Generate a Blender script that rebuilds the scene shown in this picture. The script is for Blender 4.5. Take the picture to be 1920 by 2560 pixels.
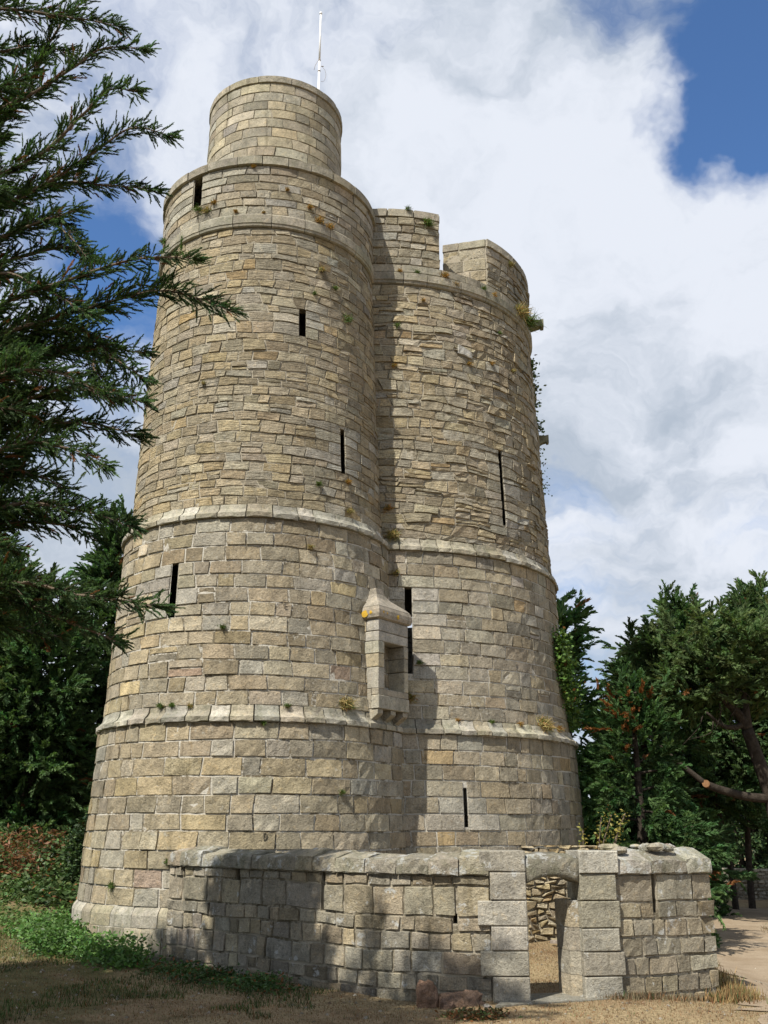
import bpy, math, random
import numpy as np
from mathutils import Vector, Matrix

rng = np.random.default_rng(7)
random.seed(7)
R = math.radians
for o in list(bpy.data.objects):
    bpy.data.objects.remove(o)
SC = bpy.context.scene
COL = SC.collection

# ------------------------------------------------------------------ camera
CAM_Z = 2.0
PITCH = R(17.59)
cam_d = bpy.data.cameras.new('camera')
cam_d.sensor_fit = 'HORIZONTAL'
cam_d.sensor_width = 36.0
cam_d.lens = 2500 / 1920 * 36
cam_d.clip_start = 0.1
cam_d.clip_end = 3000
cam = bpy.data.objects.new('camera', cam_d)
COL.objects.link(cam)
cam.location = (0, 0, CAM_Z)
cam.rotation_euler = (R(90) + PITCH, 0, 0)
SC.camera = cam

# ------------------------------------------------------------------ sun + sky
SUN_EL = R(51)
SUN_AZ = (-0.60, -0.80)            # horizontal direction towards the sun
n = math.hypot(*SUN_AZ)
SUN = Vector((SUN_AZ[0] / n * math.cos(SUN_EL), SUN_AZ[1] / n * math.cos(SUN_EL), math.sin(SUN_EL)))
sl = bpy.data.lights.new('sun', 'SUN')
sl.energy = 4.9
sl.angle = R(0.53)
sl.color = (1.0, 0.95, 0.86)
sun = bpy.data.objects.new('sun', sl)
COL.objects.link(sun)
sun.rotation_euler = SUN.to_track_quat('Z', 'Y').to_euler()
sun.location = (-10, -10, 30)

W = bpy.data.worlds.new('World')
SC.world = W
W.use_nodes = True
wt = W.node_tree
for nd in list(wt.nodes):
    wt.nodes.remove(nd)


class NT:
    """tiny helper for building node trees"""
    def __init__(self, tree):
        self.t = tree

    def n(self, kind, _inp=None, **kw):
        nd = self.t.nodes.new(kind)
        for k, v in kw.items():
            setattr(nd, k, v)
        for k, v in (_inp or {}).items():
            if hasattr(v, 'is_output') or isinstance(v, bpy.types.NodeSocket):
                self.t.links.new(v, nd.inputs[k])
            else:
                nd.inputs[k].default_value = v
        return nd

    def math(self, op, a, b=None, c=None, clamp=False):
        inp = {0: a}
        if b is not None:
            inp[1] = b
        if c is not None:
            inp[2] = c
        return self.n('ShaderNodeMath', inp, operation=op, use_clamp=clamp).outputs[0]

    def vmath(self, op, a, b=None):
        inp = {0: a}
        if b is not None:
            inp[1] = b
        nd = self.n('ShaderNodeVectorMath', inp, operation=op)
        return nd.outputs['Value'] if op == 'DOT_PRODUCT' else nd.outputs[0]

    def noise(self, vec, scale, detail=4, rough=0.55, out='Fac'):
        return self.n('ShaderNodeTexNoise', {'Vector': vec, 'Scale': scale, 'Detail': detail, 'Roughness': rough}).outputs[out]

    def mix(self, fac, a, b, blend='MIX'):
        nd = self.n('ShaderNodeMix', None, data_type='RGBA', blend_type=blend)
        for k, v in ((0, fac), (6, a), (7, b)):
            if isinstance(v, bpy.types.NodeSocket):
                self.t.links.new(v, nd.inputs[k])
            else:
                nd.inputs[k].default_value = v
        return nd.outputs[2]

    def ramp(self, v, lo, hi, a=0.0, b=1.0, kind='SMOOTHSTEP'):
        return self.n('ShaderNodeMapRange', {0: v, 1: lo, 2: hi, 3: a, 4: b}, interpolation_type=kind, clamp=True).outputs[0]


def c4(c):
    return (c[0], c[1], c[2], 1.0)


g = NT(wt)
tc = g.n('ShaderNodeTexCoord')
D = tc.outputs['Generated']
sky = g.n('ShaderNodeTexSky', sky_type='NISHITA', sun_disc=False, sun_elevation=SUN_EL,
          sun_rotation=math.atan2(SUN_AZ[0], SUN_AZ[1]), altitude=0, air_density=1.0, dust_density=0.35, ozone_density=3.0)
SKY_S = 0.078
# clouds: fractal noise over the sky directions, with clearings
wv = g.n('ShaderNodeTexNoise', {'Vector': D, 'Scale': 3.2, 'Detail': 6.0, 'Roughness': 0.6})
wo = g.vmath('SUBTRACT', wv.outputs['Color'], (0.5, 0.5, 0.5))
wo = g.n('ShaderNodeVectorMath', {0: wo, 'Scale': 0.30}, operation='SCALE').outputs[0]
Dw = g.vmath('NORMALIZE', g.vmath('ADD', D, wo))
stretch = g.n('ShaderNodeMapping', {'Vector': Dw, 'Scale': (1.0, 1.0, 1.7), 'Location': (3.1, 1.7, 0.4)}).outputs[0]
n1 = g.noise(stretch, 4.2, 10, 0.62)
n2 = g.noise(stretch, 11.0, 8, 0.62)
cov = g.math('ADD', g.math('MULTIPLY', n1, 0.95), g.math('MULTIPLY', n2, 0.56))


def blob(d, sig, amp):
    d = Vector(d).normalized()
    dp = g.vmath('DOT_PRODUCT', Dw, tuple(d))
    x = g.math('DIVIDE', g.math('SUBTRACT', 1.0, dp), sig * sig)
    return g.math('MULTIPLY', g.math('POWER', 2.718, g.math('MULTIPLY', x, -1.0)), amp)


for d, s, a in [
        ((0.3071, 0.7334, 0.6065), 0.055, -0.60),
        ((0.2667, 0.7553, 0.5986), 0.030, -0.30),
        ((0.3228, 0.6980, 0.6392), 0.050, -0.30),
        ((0.1920, 0.7216, 0.6652), 0.026, -0.32),
        ((0.2209, 0.7063, 0.6726), 0.020, -0.15),
        ((0.2266, 0.7442, 0.6284), 0.030, 0.16),
        ((0.1790, 0.7603, 0.6244), 0.022, -0.12),
        ((-0.2538, 0.8432, 0.4739), 0.055, -0.42),
        ((-0.2354, 0.8090, 0.5386), 0.050, -0.28),
        ((-0.2723, 0.7478, 0.6055), 0.040, -0.20),
        ((-0.2130, 0.7227, 0.6575), 0.030, -0.14),
        ((-0.0219, 0.7440, 0.6678), 0.030, -0.10),
        ((0.1733, 0.9339, 0.3126), 0.022, -0.30),
        ((0.1346, 0.9277, 0.3481), 0.020, -0.10),
        ((0.0149, 0.7771, 0.6292), 0.120, 0.16),
        ((0.2059, 0.8418, 0.4989), 0.140, 0.26),
        ((0.2650, 0.8886, 0.3744), 0.140, 0.22),
        ((0.2725, 0.7929, 0.5450), 0.060, 0.20),
        ((-0.2732, 0.9134, 0.3017), 0.080, 0.14),
        ((0.3462, 0.7809, 0.5199), 0.050, 0.20)]:
    cov = g.math('ADD', cov, blob(d, s, a))
mask = g.ramp(cov, 0.30, 0.92)
shade = g.noise(stretch, 3.0, 6, 0.55)
shade2 = g.ramp(g.math('ADD', shade, g.math('MULTIPLY', g.math('SUBTRACT', n2, 0.5), 0.34)), 0.38, 0.63)
grey = tuple(v / SKY_S for v in (0.325, 0.375, 0.445))
white = tuple(v / SKY_S for v in (0.575, 0.605, 0.665))
ccol = g.mix(shade2, c4(grey), c4(white))
skyc = g.mix(1.0, sky.outputs[0], c4((0.92, 1.20, 1.48)), 'MULTIPLY')
col = g.mix(mask, skyc, ccol)
bg = g.n('ShaderNodeBackground', {'Color': col, 'Strength': SKY_S})
g.n('ShaderNodeOutputWorld', {'Surface': bg.outputs[0]})

SC.view_settings.view_transform = 'Standard'
SC.view_settings.look = 'None'
SC.view_settings.exposure = 0.5
SC.view_settings.gamma = 1.0
SC.view_settings.use_curve_mapping = False
SC.render.engine = 'CYCLES'
SC.cycles.use_denoising = True
SC.cycles.max_bounces = 6
SC.cycles.diffuse_bounces = 3
SC.cycles.transparent_max_bounces = 4

# ------------------------------------------------------------------ helpers
OFF = {}


def mk(name, V, F, mat, parent=None, tint=None, smooth=True, loc=None, **props):
    """one mesh object from vertex and face arrays (world coordinates)"""
    V = np.asarray(V, dtype=np.float32).reshape(-1, 3)
    me = bpy.data.meshes.new(name)
    if isinstance(F, np.ndarray):
        k = F.shape[1]
        loops = F.astype(np.int32).ravel()
        tot = np.full(len(F), k, np.int32)
    else:
        tot = np.array([len(f) for f in F], np.int32)
        loops = np.array([i for f in F for i in f], np.int32)
    start = np.concatenate([[0], np.cumsum(tot)[:-1]]).astype(np.int32)
    if parent is not None:
        off = np.array(OFF[parent.name], np.float32)
    else:
        off = np.array(loc if loc is not None else (0, 0, 0), np.float32)
    V = V - off
    me.vertices.add(len(V))
    me.vertices.foreach_set('co', V.ravel())
    me.loops.add(len(loops))
    me.loops.foreach_set('vertex_index', loops)
    me.polygons.add(len(tot))
    me.polygons.foreach_set('loop_start', start)
    me.polygons.foreach_set('loop_total', tot)
    sm = np.full(len(tot), smooth, bool) if isinstance(smooth, bool) else np.asarray(smooth, bool)
    me.polygons.foreach_set('use_smooth', sm)
    if tint is not None:
        t = np.asarray(tint, np.float32)
        if t.ndim == 1:
            t = np.tile(t, (len(V), 1))
        if t.shape[1] == 3:
            t = np.hstack([t, np.ones((len(t), 1), np.float32)])
        at = me.attributes.new('tint', 'FLOAT_COLOR', 'POINT')
        at.data.foreach_set('color', t.astype(np.float32).ravel())
    me.update(calc_edges=True)
    me.validate()
    if mat is not None:
        me.materials.append(mat)
    o = bpy.data.objects.new(name, me)
    COL.objects.link(o)
    if parent is not None:
        o.parent = parent
        OFF[o.name] = OFF[parent.name]
    else:
        o.location = tuple(float(x) for x in off)
        OFF[o.name] = tuple(off)
    for k, v in props.items():
        o[k] = v
    return o


def empty(name, loc, label, category, group=None):
    o = bpy.data.objects.new(name, None)
    COL.objects.link(o)
    o.location = loc
    o.empty_display_size = 0.3
    OFF[o.name] = tuple(loc)
    o['label'] = label
    o['category'] = category
    if group:
        o['group'] = group
    return o


class Bag:
    """collects several pieces into one mesh"""
    def __init__(self):
        self.V, self.F, self.T, self.S, self.n = [], [], [], [], 0

    def add(self, V, F, tint=None, smooth=None):
        if smooth is not None:
            self.S.extend(list(smooth))
        V = np.asarray(V, np.float32)
        self.V.append(V)
        self.F.extend([tuple(int(i) + self.n for i in f) for f in F])
        if tint is not None:
            self.T.append(np.tile(np.asarray(tint, np.float32), (len(V), 1)))
        self.n += len(V)

    def build(self, name, mat, parent=None, smooth=True, **kw):
        return mk(name, np.vstack(self.V), self.F, mat, parent, np.vstack(self.T) if self.T else None, np.array(self.S) if len(self.S) == len(self.F) else smooth, **kw)


def tube(pts, rads, sides=6, cap=True):
    pts = np.asarray(pts, float)
    V, F = [], []
    m = len(pts)
    for i in range(m):
        d = pts[min(i + 1, m - 1)] - pts[max(i - 1, 0)]
        d /= np.linalg.norm(d) + 1e-9
        a = np.cross(d, (0, 0, 1) if abs(d[2]) < 0.9 else (1, 0, 0))
        a /= np.linalg.norm(a)
        b = np.cross(d, a)
        for k in range(sides):
            t = 2 * math.pi * k / sides
            V.append(pts[i] + rads[i] * (math.cos(t) * a + math.sin(t) * b))
    for i in range(m - 1):
        for k in range(sides):
            k2 = (k + 1) % sides
            F.append((i * sides + k, i * sides + k2, (i + 1) * sides + k2, (i + 1) * sides + k))
    if cap:
        F.append(tuple(range(sides - 1, -1, -1)))
        F.append(tuple((m - 1) * sides + k for k in range(sides)))
    return np.array(V), F


def catmull(P, per=8):
    P = np.asarray(P, float)
    Q = np.vstack([2 * P[0] - P[1], P, 2 * P[-1] - P[-2]])
    out = []
    for i in range(1, len(Q) - 2):
        p0, p1, p2, p3 = Q[i - 1:i + 3]
        for t in np.linspace(0, 1, per, endpoint=False):
            out.append(0.5 * (2 * p1 + (p2 - p0) * t + (2 * p0 - 5 * p1 + 4 * p2 - p3) * t * t + (3 * p1 - p0 - 3 * p2 + p3) * t ** 3))
    out.append(P[-1])
    return np.array(out)


def sstep(x, a, b):
    t = np.clip((np.asarray(x, float) - a) / (b - a), 0, 1)
    return t * t * (3 - 2 * t)


def project(P):
    """photo pixel of world points, used only to rank stones by how large they show"""
    P = np.asarray(P, float)
    X, Y, Z = P[:, 0], P[:, 1], P[:, 2] - CAM_Z
    dep = Y * math.cos(PITCH) + Z * math.sin(PITCH)
    v = -Y * math.sin(PITCH) + Z * math.cos(PITCH)
    return np.stack([960 + 2500 * X / dep, 1280 - 2500 * v / dep], 1)


def ground_z(x, y):
    x = np.asarray(x, float)
    y = np.asarray(y, float)
    z = 0.33 * (1 - sstep(y, 3, 12))
    z = z + 0.22 * sstep(-x, 3.2, 6.0) * sstep(y, 13, 19)
    z = z + 1.7 * sstep(-x, 5.2, 8.5) * sstep(y, 20, 28)
    z = z - 0.38 * sstep(x, 4.6, 6.6)
    z = z + 0.035 * np.sin(x * 1.3 + 0.6 * y) * np.sin(y * 0.9 - x * 0.4) + 0.02 * np.sin(3.1 * x + 1) * np.sin(2.7 * y)
    z = z + 4.0 * sstep(y, 60, 400)
    return z


# ------------------------------------------------------------------ materials
def new_mat(name):
    m = bpy.data.materials.new(name)
    m.use_nodes = True
    t = m.node_tree
    for nd in list(t.nodes):
        t.nodes.remove(nd)
    return m, NT(t)


def finish(gm, color, rough=0.9, bump=None, bump_s=0.6, bump_d=0.02, spec=0.25):
    inp = {'Base Color': color, 'Roughness': rough, 'Specular IOR Level': spec}
    if bump is not None:
        b = gm.n('ShaderNodeBump', {'Height': bump, 'Strength': bump_s, 'Distance': bump_d})
        inp['Normal'] = b.outputs[0]
    p = gm.n('ShaderNodeBsdfPrincipled', inp)
    gm.n('ShaderNodeOutputMaterial', {'Surface': p.outputs[0]})
    return p


def stone_mat(name, layered=0.0, lichen=0.0, moss=0.0, bump_d=0.030, dirt=0.40, fine=0.50, lime=0.0):
    m, q = new_mat(name)
    t = q.n('ShaderNodeTexCoord').outputs['Object']
    at = q.n('ShaderNodeAttribute', attribute_name='tint').outputs['Color']
    sh = q.n('ShaderNodeVectorMath', {0: at, 'Scale': 37.0}, operation='SCALE').outputs[0]
    v = q.vmath('ADD', t, sh)
    big = q.noise(v, 3.5, 5, 0.6)
    med = q.noise(v, 14, 5, 0.65)
    grain = q.noise(t, 70, 3, 0.75)
    grain2 = q.noise(t, 27, 4, 0.75)
    col = q.mix(q.ramp(big, 0.25, 0.75, 0, 1), q.mix(1.0, at, c4((0.76, 0.75, 0.73)), 'MULTIPLY'), q.mix(1.0, at, c4((1.24, 1.22, 1.18)), 'MULTIPLY'))
    col = q.mix(q.ramp(med, 0.52, 0.75, 0, 0.5), col, q.mix(1.0, col, c4((1.3, 1.12, 0.85)), 'MULTIPLY'))
    col = q.mix(q.ramp(q.math('ADD', q.math('MULTIPLY', med, 0.6), q.math('MULTIPLY', grain2, 0.4)), 0.46, 0.28, 0, 0.75), col, c4((0.073, 0.064, 0.044)))
    sp = q.math('ADD', q.math('MULTIPLY', grain, 0.6), q.math('MULTIPLY', grain2, 0.4))
    k = q.ramp(sp, 0.3, 0.7, 1 - fine, 1 + fine, 'LINEAR')
    col = q.mix(1.0, col, q.n('ShaderNodeCombineColor', {0: k, 1: k, 2: k}).outputs[0], 'MULTIPLY')
    # broad weathering over many stones
    wth = q.noise(t, 0.55, 6, 0.65)
    col = q.mix(q.ramp(wth, 0.5, 0.72, 0, dirt), col, c4((0.095, 0.086, 0.062)))
    if lime > 0:
        lmv = q.math('ADD', q.noise(v, 9, 6, 0.75), q.math('MULTIPLY', q.math('SUBTRACT', q.noise(t, 1.3, 4, 0.6), 0.5), 0.35))
        col = q.mix(q.ramp(lmv, 0.60, 0.68, 0, lime), col, c4((0.42, 0.40, 0.335)))
    stv = q.noise(q.n('ShaderNodeMapping', {'Vector': t, 'Scale': (4.0, 4.0, 0.28)}).outputs[0], 1.0, 5, 0.7)
    col = q.mix(q.ramp(stv, 0.53, 0.70, 0, 0.60), col, q.mix(1.0, col, c4((0.42, 0.41, 0.36)), 'MULTIPLY'))
    if lichen > 0:
        lv = q.noise(t, 4.5, 6, 0.72)
        lm = q.ramp(q.math('ADD', lv, q.math('MULTIPLY', q.noise(t, 22, 4, 0.7), 0.25)), 0.74 - 0.16 * lichen, 0.80 - 0.16 * lichen, 0, 0.85)
        col = q.mix(lm, col, c4((0.438, 0.438, 0.409)))
    if moss > 0:
        nz = q.n('ShaderNodeSeparateXYZ', {0: q.n('ShaderNodeNewGeometry').outputs['Normal']}).outputs[2]
        mv = q.noise(t, 5, 5, 0.7)
        mm = q.ramp(mv, 0.45, 0.62, 0, moss)
        col = q.mix(mm, col, c4((0.088, 0.099, 0.040)))
    bv = q.math('ADD', q.math('MULTIPLY', med, 1.0), q.math('MULTIPLY', grain2, 0.75))
    bv = q.math('ADD', bv, q.math('MULTIPLY', grain, 0.4))
    if layered > 0:
        mp = q.n('ShaderNodeMapping', {'Vector': v, 'Scale': (1.0, 1.0, 7.0)}).outputs[0]
        bv = q.math('ADD', bv, q.math('MULTIPLY', q.noise(mp, 4.0, 5, 0.65), 2.0 * layered))
    finish(q, col, 0.93, bv, 1.0, bump_d, 0.15)
    return m


M_STONE = stone_mat('weathered_stone', lime=0.6)
M_RUBBLE = stone_mat('layered_stone', layered=1.0, bump_d=0.034, lime=0.55)
M_DRESSED = stone_mat('dressed_granite', lime=0.25, bump_d=0.012, dirt=0.25, moss=0.12)
M_BAND = stone_mat('string_course_stone', bump_d=0.014, dirt=0.3, moss=0.25)
M_COPING = stone_mat('lichened_coping', lichen=0.42, moss=0.3, bump_d=0.035)
M_WALLST = stone_mat('wall_stone', lichen=0.12, dirt=0.3, bump_d=0.026)


def mortar_mat(name, light, dark, bias):
    m, q = new_mat(name)
    t = q.n('ShaderNodeTexCoord').outputs['Object']
    nz = q.math('ADD', q.noise(t, 1.1, 6, 0.7), q.math('MULTIPLY', q.math('SUBTRACT', q.noise(t, 14, 4, 0.7), 0.5), 0.6))
    c = q.mix(q.ramp(nz, bias - 0.07, bias + 0.07), c4(dark), c4(light))
    finish(q, c, 0.95, q.noise(t, 40, 4, 0.7), 0.9, 0.02, 0.1)
    return m


M_MORTAR_L = mortar_mat('lime_mortar', (0.482, 0.453, 0.387), (0.161, 0.135, 0.091), 0.46)
M_MORTAR_D = mortar_mat('earth_mortar', (0.36, 0.32, 0.245), (0.15, 0.13, 0.09), 0.47)


def simple_mat(name, a, b, scale=8, rough=0.85, bump=0.3, bd=0.01, spec=0.2):
    m, q = new_mat(name)
    t = q.n('ShaderNodeTexCoord').outputs['Object']
    nz = q.noise(t, scale, 6, 0.65)
    c = q.mix(q.ramp(nz, 0.3, 0.7), c4(a), c4(b))
    finish(q, c, rough, q.noise(t, scale * 4, 4, 0.7), bump, bd, spec)
    return m


M_BARK = simple_mat('bark', (0.024, 0.018, 0.013), (0.062, 0.05, 0.038), 9, 0.95, 0.9, 0.03)
M_TWIG = simple_mat('twig_bark', (0.088, 0.062, 0.044), (0.175, 0.139, 0.102), 14, 0.95, 0.5, 0.01)
M_CUT = simple_mat('sawn_wood', (0.16, 0.08, 0.036), (0.22, 0.12, 0.055), 20, 0.8)
M_POLE = simple_mat('white_pole_paint', (0.72, 0.72, 0.72), (0.82, 0.82, 0.82), 5, 0.45, 0.05, 0.004, 0.4)
M_PLANK = simple_mat('weathered_white_wood', (0.50, 0.46, 0.42), (0.66, 0.62, 0.60), 12, 0.8, 0.4, 0.01)
M_GREYPLANK = simple_mat('grey_wood', (0.19, 0.16, 0.13), (0.32, 0.28, 0.24), 12, 0.85, 0.4, 0.01)
M_ROCK = stone_mat('red_rock', bump_d=0.05, dirt=0.3)


def leaf_mat(name, trans=0.33, rough=0.7, vary=0.35):
    m, q = new_mat(name)
    t = q.n('ShaderNodeTexCoord').outputs['Object']
    at = q.n('ShaderNodeAttribute', attribute_name='tint').outputs['Color']
    k = q.ramp(q.noise(t, 1.2, 4, 0.6), 0.3, 0.7, 1 - vary, 1 + vary, 'LINEAR')
    c = q.mix(1.0, at, q.n('ShaderNodeCombineColor', {0: k, 1: k, 2: k}).outputs[0], 'MULTIPLY')
    d = q.n('ShaderNodeBsdfPrincipled', {'Base Color': c, 'Roughness': rough, 'Specular IOR Level': 0.2})
    tr = q.n('ShaderNodeBsdfTranslucent', {'Color': q.mix(1.0, c, c4((1.2, 1.35, 0.7)), 'MULTIPLY')})
    mx = q.n('ShaderNodeMixShader', {0: trans, 1: d.outputs[0], 2: tr.outputs[0]})
    q.n('ShaderNodeOutputMaterial', {'Surface': mx.outputs[0]})
    return m


M_LEAF = leaf_mat('foliage')
M_BROAD = leaf_mat('broad_leaf', 0.25, 0.45)
M_GRASS = leaf_mat('grass_blades', 0.2, 0.8, 0.3)

# ground: dry earth with grass patches and a worn path colour
m, q = new_mat('dry_ground')
t = q.n('ShaderNodeTexCoord').outputs['Object']
a = q.noise(t, 0.35, 7, 0.62)
b = q.noise(t, 2.6, 7, 0.7)
c = q.noise(t, 24, 5, 0.7)
earth = q.mix(q.ramp(b, 0.3, 0.7), c4((0.168, 0.114, 0.063)), c4((0.302, 0.222, 0.130)))
straw = q.mix(q.ramp(c, 0.3, 0.7), c4((0.209, 0.155, 0.084)), c4((0.336, 0.260, 0.151)))
col = q.mix(q.ramp(a, 0.42, 0.58), earth, straw)
sx = q.n('ShaderNodeSeparateXYZ', {0: t})
leftness = q.math('ADD', q.ramp(sx.outputs[0], -1.0, -5.0, 0, 0.33), q.math('MULTIPLY', q.math('SUBTRACT', q.noise(t, 0.8, 6, 0.7), 0.5), 1.0))
gcol = q.mix(q.ramp(b, 0.35, 0.7), c4((0.063, 0.071, 0.025)), c4((0.143, 0.127, 0.052)))
col = q.mix(q.ramp(leftness, 0.12, 0.34, 0, 0.85), col, gcol)
k = q.ramp(c, 0.3, 0.7, 0.7, 1.25, 'LINEAR')
col = q.mix(1.0, col, q.n('ShaderNodeCombineColor', {0: k, 1: k, 2: k}).outputs[0], 'MULTIPLY')
finish(q, col, 0.97, q.math('ADD', q.math('MULTIPLY', b, 1.5), c), 0.7, 0.04, 0.1)
M_GROUND = m
m, q = new_mat('sandy_path')
t = q.n('ShaderNodeTexCoord').outputs['Object']
b = q.noise(t, 1.3, 7, 0.65)
c = q.noise(t, 30, 5, 0.7)
col = q.mix(q.ramp(b, 0.3, 0.7), c4((0.241, 0.182, 0.120)), c4((0.321, 0.256, 0.182)))
col = q.mix(q.ramp(q.noise(t, 0.9, 6, 0.7), 0.60, 0.70, 0, 0.75), col, c4((0.124, 0.110, 0.051)))
k = q.ramp(c, 0.3, 0.7, 0.8, 1.18, 'LINEAR')
col = q.mix(1.0, col, q.n('ShaderNodeCombineColor', {0: k, 1: k, 2: k}).outputs[0], 'MULTIPLY')
finish(q, col, 0.97, q.math('ADD', b, c), 0.6, 0.025, 0.1)
M_PATH = m

# ------------------------------------------------------------------ ground and path
gx = np.concatenate([[-1500, -600, -200, -90, -50, -30], np.arange(-22, 22.01, 0.4), [30, 50, 90, 200, 600, 1500]])
gy = np.concatenate([[-600, -200, -60, -20, -8, 0, 4, 7], np.arange(9, 42.01, 0.4), [46, 54, 70, 100, 160, 260, 420, 900, 2000]])
GX, GY = np.meshgrid(gx, gy)
V = np.stack([GX, GY, ground_z(GX, GY)], -1).reshape(-1, 3)
nx, ny = len(gx), len(gy)
i, j = np.meshgrid(np.arange(nx - 1), np.arange(ny - 1))
k0 = (j * nx + i).ravel()
mk('ground', V, np.stack([k0, k0 + 1, k0 + nx + 1, k0 + nx], 1), M_GROUND, kind='structure',
   label='dry brown ground with worn grass around the tower')
pl = catmull([(4.25, 9.5, 0), (4.38, 12, 0), (4.85, 15, 0), (5.7, 19, 0), (7.3, 25, 0), (8.7, 30, 0), (10.2, 34.2, 0)], 10)
pr = catmull([(8.0, 9.5, 0), (8.1, 12, 0), (8.3, 16, 0), (8.7, 21, 0), (9.4, 26, 0), (11.2, 30, 0), (13.4, 33.6, 0)], 10)
V, F = [], []
NP = 9
for a_, b_ in zip(pl, pr):
    j1, j2 = 0.18 * rng.normal(), 0.22 * rng.normal()
    for u in np.linspace(0, 1, NP):
        p = a_ * (1 - u) + b_ * u
        p[0] += j1 * (1 - u) + j2 * u
        V.append(p)
V = np.array(V)
V[:, 2] = ground_z(V[:, 0], V[:, 1]) + 0.012
for r_ in range(len(pl) - 1):
    for c_ in range(NP - 1):
        F.append((r_ * NP + c_, r_ * NP + c_ + 1, (r_ + 1) * NP + c_ + 1, (r_ + 1) * NP + c_))
mk('path', V, F, M_PATH, kind='structure', label='pale sandy track passing the right end of the wall')

# ------------------------------------------------------------------ stone builder
PAL = dict(tan=(0.333, 0.282, 0.192), gold=(0.372, 0.307, 0.190), buff=(0.354, 0.315, 0.234), grey=(0.294, 0.272, 0.218), brown=(0.273, 0.231, 0.163),
           lgrey=(0.359, 0.344, 0.299), dgrey=(0.252, 0.234, 0.192), red=(0.283, 0.207, 0.165), ochre=(0.347, 0.254, 0.132), white=(0.432, 0.426, 0.385))


def pick(weights, jit=0.12):
    ks = list(weights)
    w = np.array([weights[k] for k in ks], float)
    a_ = np.array(PAL[ks[rng.choice(len(ks), p=w / w.sum())]])
    b_ = np.array(PAL[ks[rng.choice(len(ks), p=w / w.sum())]])
    c_ = a_ * 0.7 + b_ * 0.3
    return np.clip(c_ * (1 + jit * rng.normal()) * (1 + 0.010 * rng.normal(size=3)), 0.03, 0.6)


def wavy(amp, per):
    ph = rng.uniform(0, 6.28, 3)
    fr = np.array([1.0, 2.3, 4.9]) / per * rng.uniform(0.8, 1.2, 3)
    am = np.array([0.5, 0.35, 0.25]) * amp
    return lambda s: (am[0] * np.sin(fr[0] * s + ph[0]) + am[1] * np.sin(fr[1] * s + ph[1]) + am[2] * np.sin(fr[2] * s + ph[2]))


def stone(mapf, s0, s1, zb, zt, width, gap, proud, rough, bevel, back, slant=(0, 0), cell=0.11, tilt=0.01):
    """a single stone. mapf(s, z, off) -> xyz; s runs along the course, zb/zt are functions of s."""
    per = width / max(s1 - s0, 1e-6)           # metres per unit s
    h = float(zt(np.array([(s0 + s1) / 2]))[0] - zb(np.array([(s0 + s1) / 2]))[0])
    h = max(h, 0.03)
    gs = gap / 2 / per
    nu = int(np.clip(round(width / cell), 2, 7))
    nv = int(np.clip(round(h / cell), 2, 4))
    eu, ev = min(bevel / width, 0.25), min(bevel / h, 0.25)
    us = np.concatenate([[0], np.linspace(eu, 1 - eu, nu), [1]])
    vs = np.concatenate([[0], np.linspace(ev, 1 - ev, nv), [1]])
    U, Vv = np.meshgrid(us, vs)
    L = s0 + gs + slant[0] * (Vv - 0.5) / per
    Rr = s1 - gs + slant[1] * (Vv - 0.5) / per
    S = L + (Rr - L) * U
    zb_, zt_ = zb(S) + gap / 2, zt(S) - gap / 2
    zt_ = np.maximum(zt_, zb_ + 0.012)
    Z = zb_ + (zt_ - zb_) * Vv
    edge = (U == 0) | (U == 1) | (Vv == 0) | (Vv == 1)
    ph = rng.uniform(0, 6.28, 6)
    nz = (np.sin(2.1 * U * width / 0.25 + 1.3 * Vv + ph[0]) + np.sin(3.4 * Vv * h / 0.18 - 1.7 * U * width / .3 + ph[1])
          + 0.8 * np.sin(5.3 * U * width / 0.25 + 4.1 * Vv + ph[2])) / 2.8
    nz = nz + 0.55 * rng.normal(size=U.shape)
    off = proud + rough * nz + tilt * (rng.normal() * (U - 0.5) + rng.normal() * (Vv - 0.5)) * 2
    corner = ((U == 0) | (U == 1)) & ((Vv == 0) | (Vv == 1))
    off = np.where(edge, proud - bevel * 0.62 - abs(rough) * 0.35 * np.abs(rng.normal(size=U.shape)), off)
    # chipped outline
    ch = np.abs(rng.normal(size=U.shape)) * min(0.010, bevel * 0.9)
    S = S + np.where(U == 0, ch / per, 0) - np.where(U == 1, ch / per, 0)
    Z = Z + np.where(Vv == 0, ch, 0) - np.where(Vv == 1, ch, 0)
    cr = min(0.022, bevel * 1.7) * rng.uniform(0.2, 1.3)
    S = S + np.where(corner & (U == 0), cr / per, 0) - np.where(corner & (U == 1), cr / per, 0)
    Z = Z + np.where(corner & (Vv == 0), cr, 0) - np.where(corner & (Vv == 1), cr, 0)
    P = mapf(S, Z, off).reshape(-1, 3)
    nU, nV = len(us), len(vs)
    F, SM = [], []
    for r_ in range(nV - 1):
        for c_ in range(nU - 1):
            k_ = r_ * nU + c_
            F.append((k_, k_ + 1, k_ + nU + 1, k_ + nU))
            SM.append(False)
    loop = [c_ for c_ in range(nU)] + [r_ * nU + nU - 1 for r_ in range(1, nV)] + \
           [(nV - 1) * nU + c_ for c_ in range(nU - 2, -1, -1)] + [r_ * nU for r_ in range(nV - 2, 0, -1)]
    S1, Z1 = S.ravel()[loop], Z.ravel()[loop]
    B = mapf(S1, Z1, np.full(len(loop), -back)).reshape(-1, 3)
    n0 = len(P)
    for a_ in range(len(loop)):
        b_ = (a_ + 1) % len(loop)
        F.append((loop[b_], loop[a_], n0 + a_, n0 + b_))
        SM.append(False)
    return np.vstack([P, B]), F, P[loop], SM


def shoelace(p):
    x, y = p[:, 0], p[:, 1]
    return 0.5 * float(np.dot(x, np.roll(y, -1)) - np.dot(y, np.roll(x, -1)))


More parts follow.
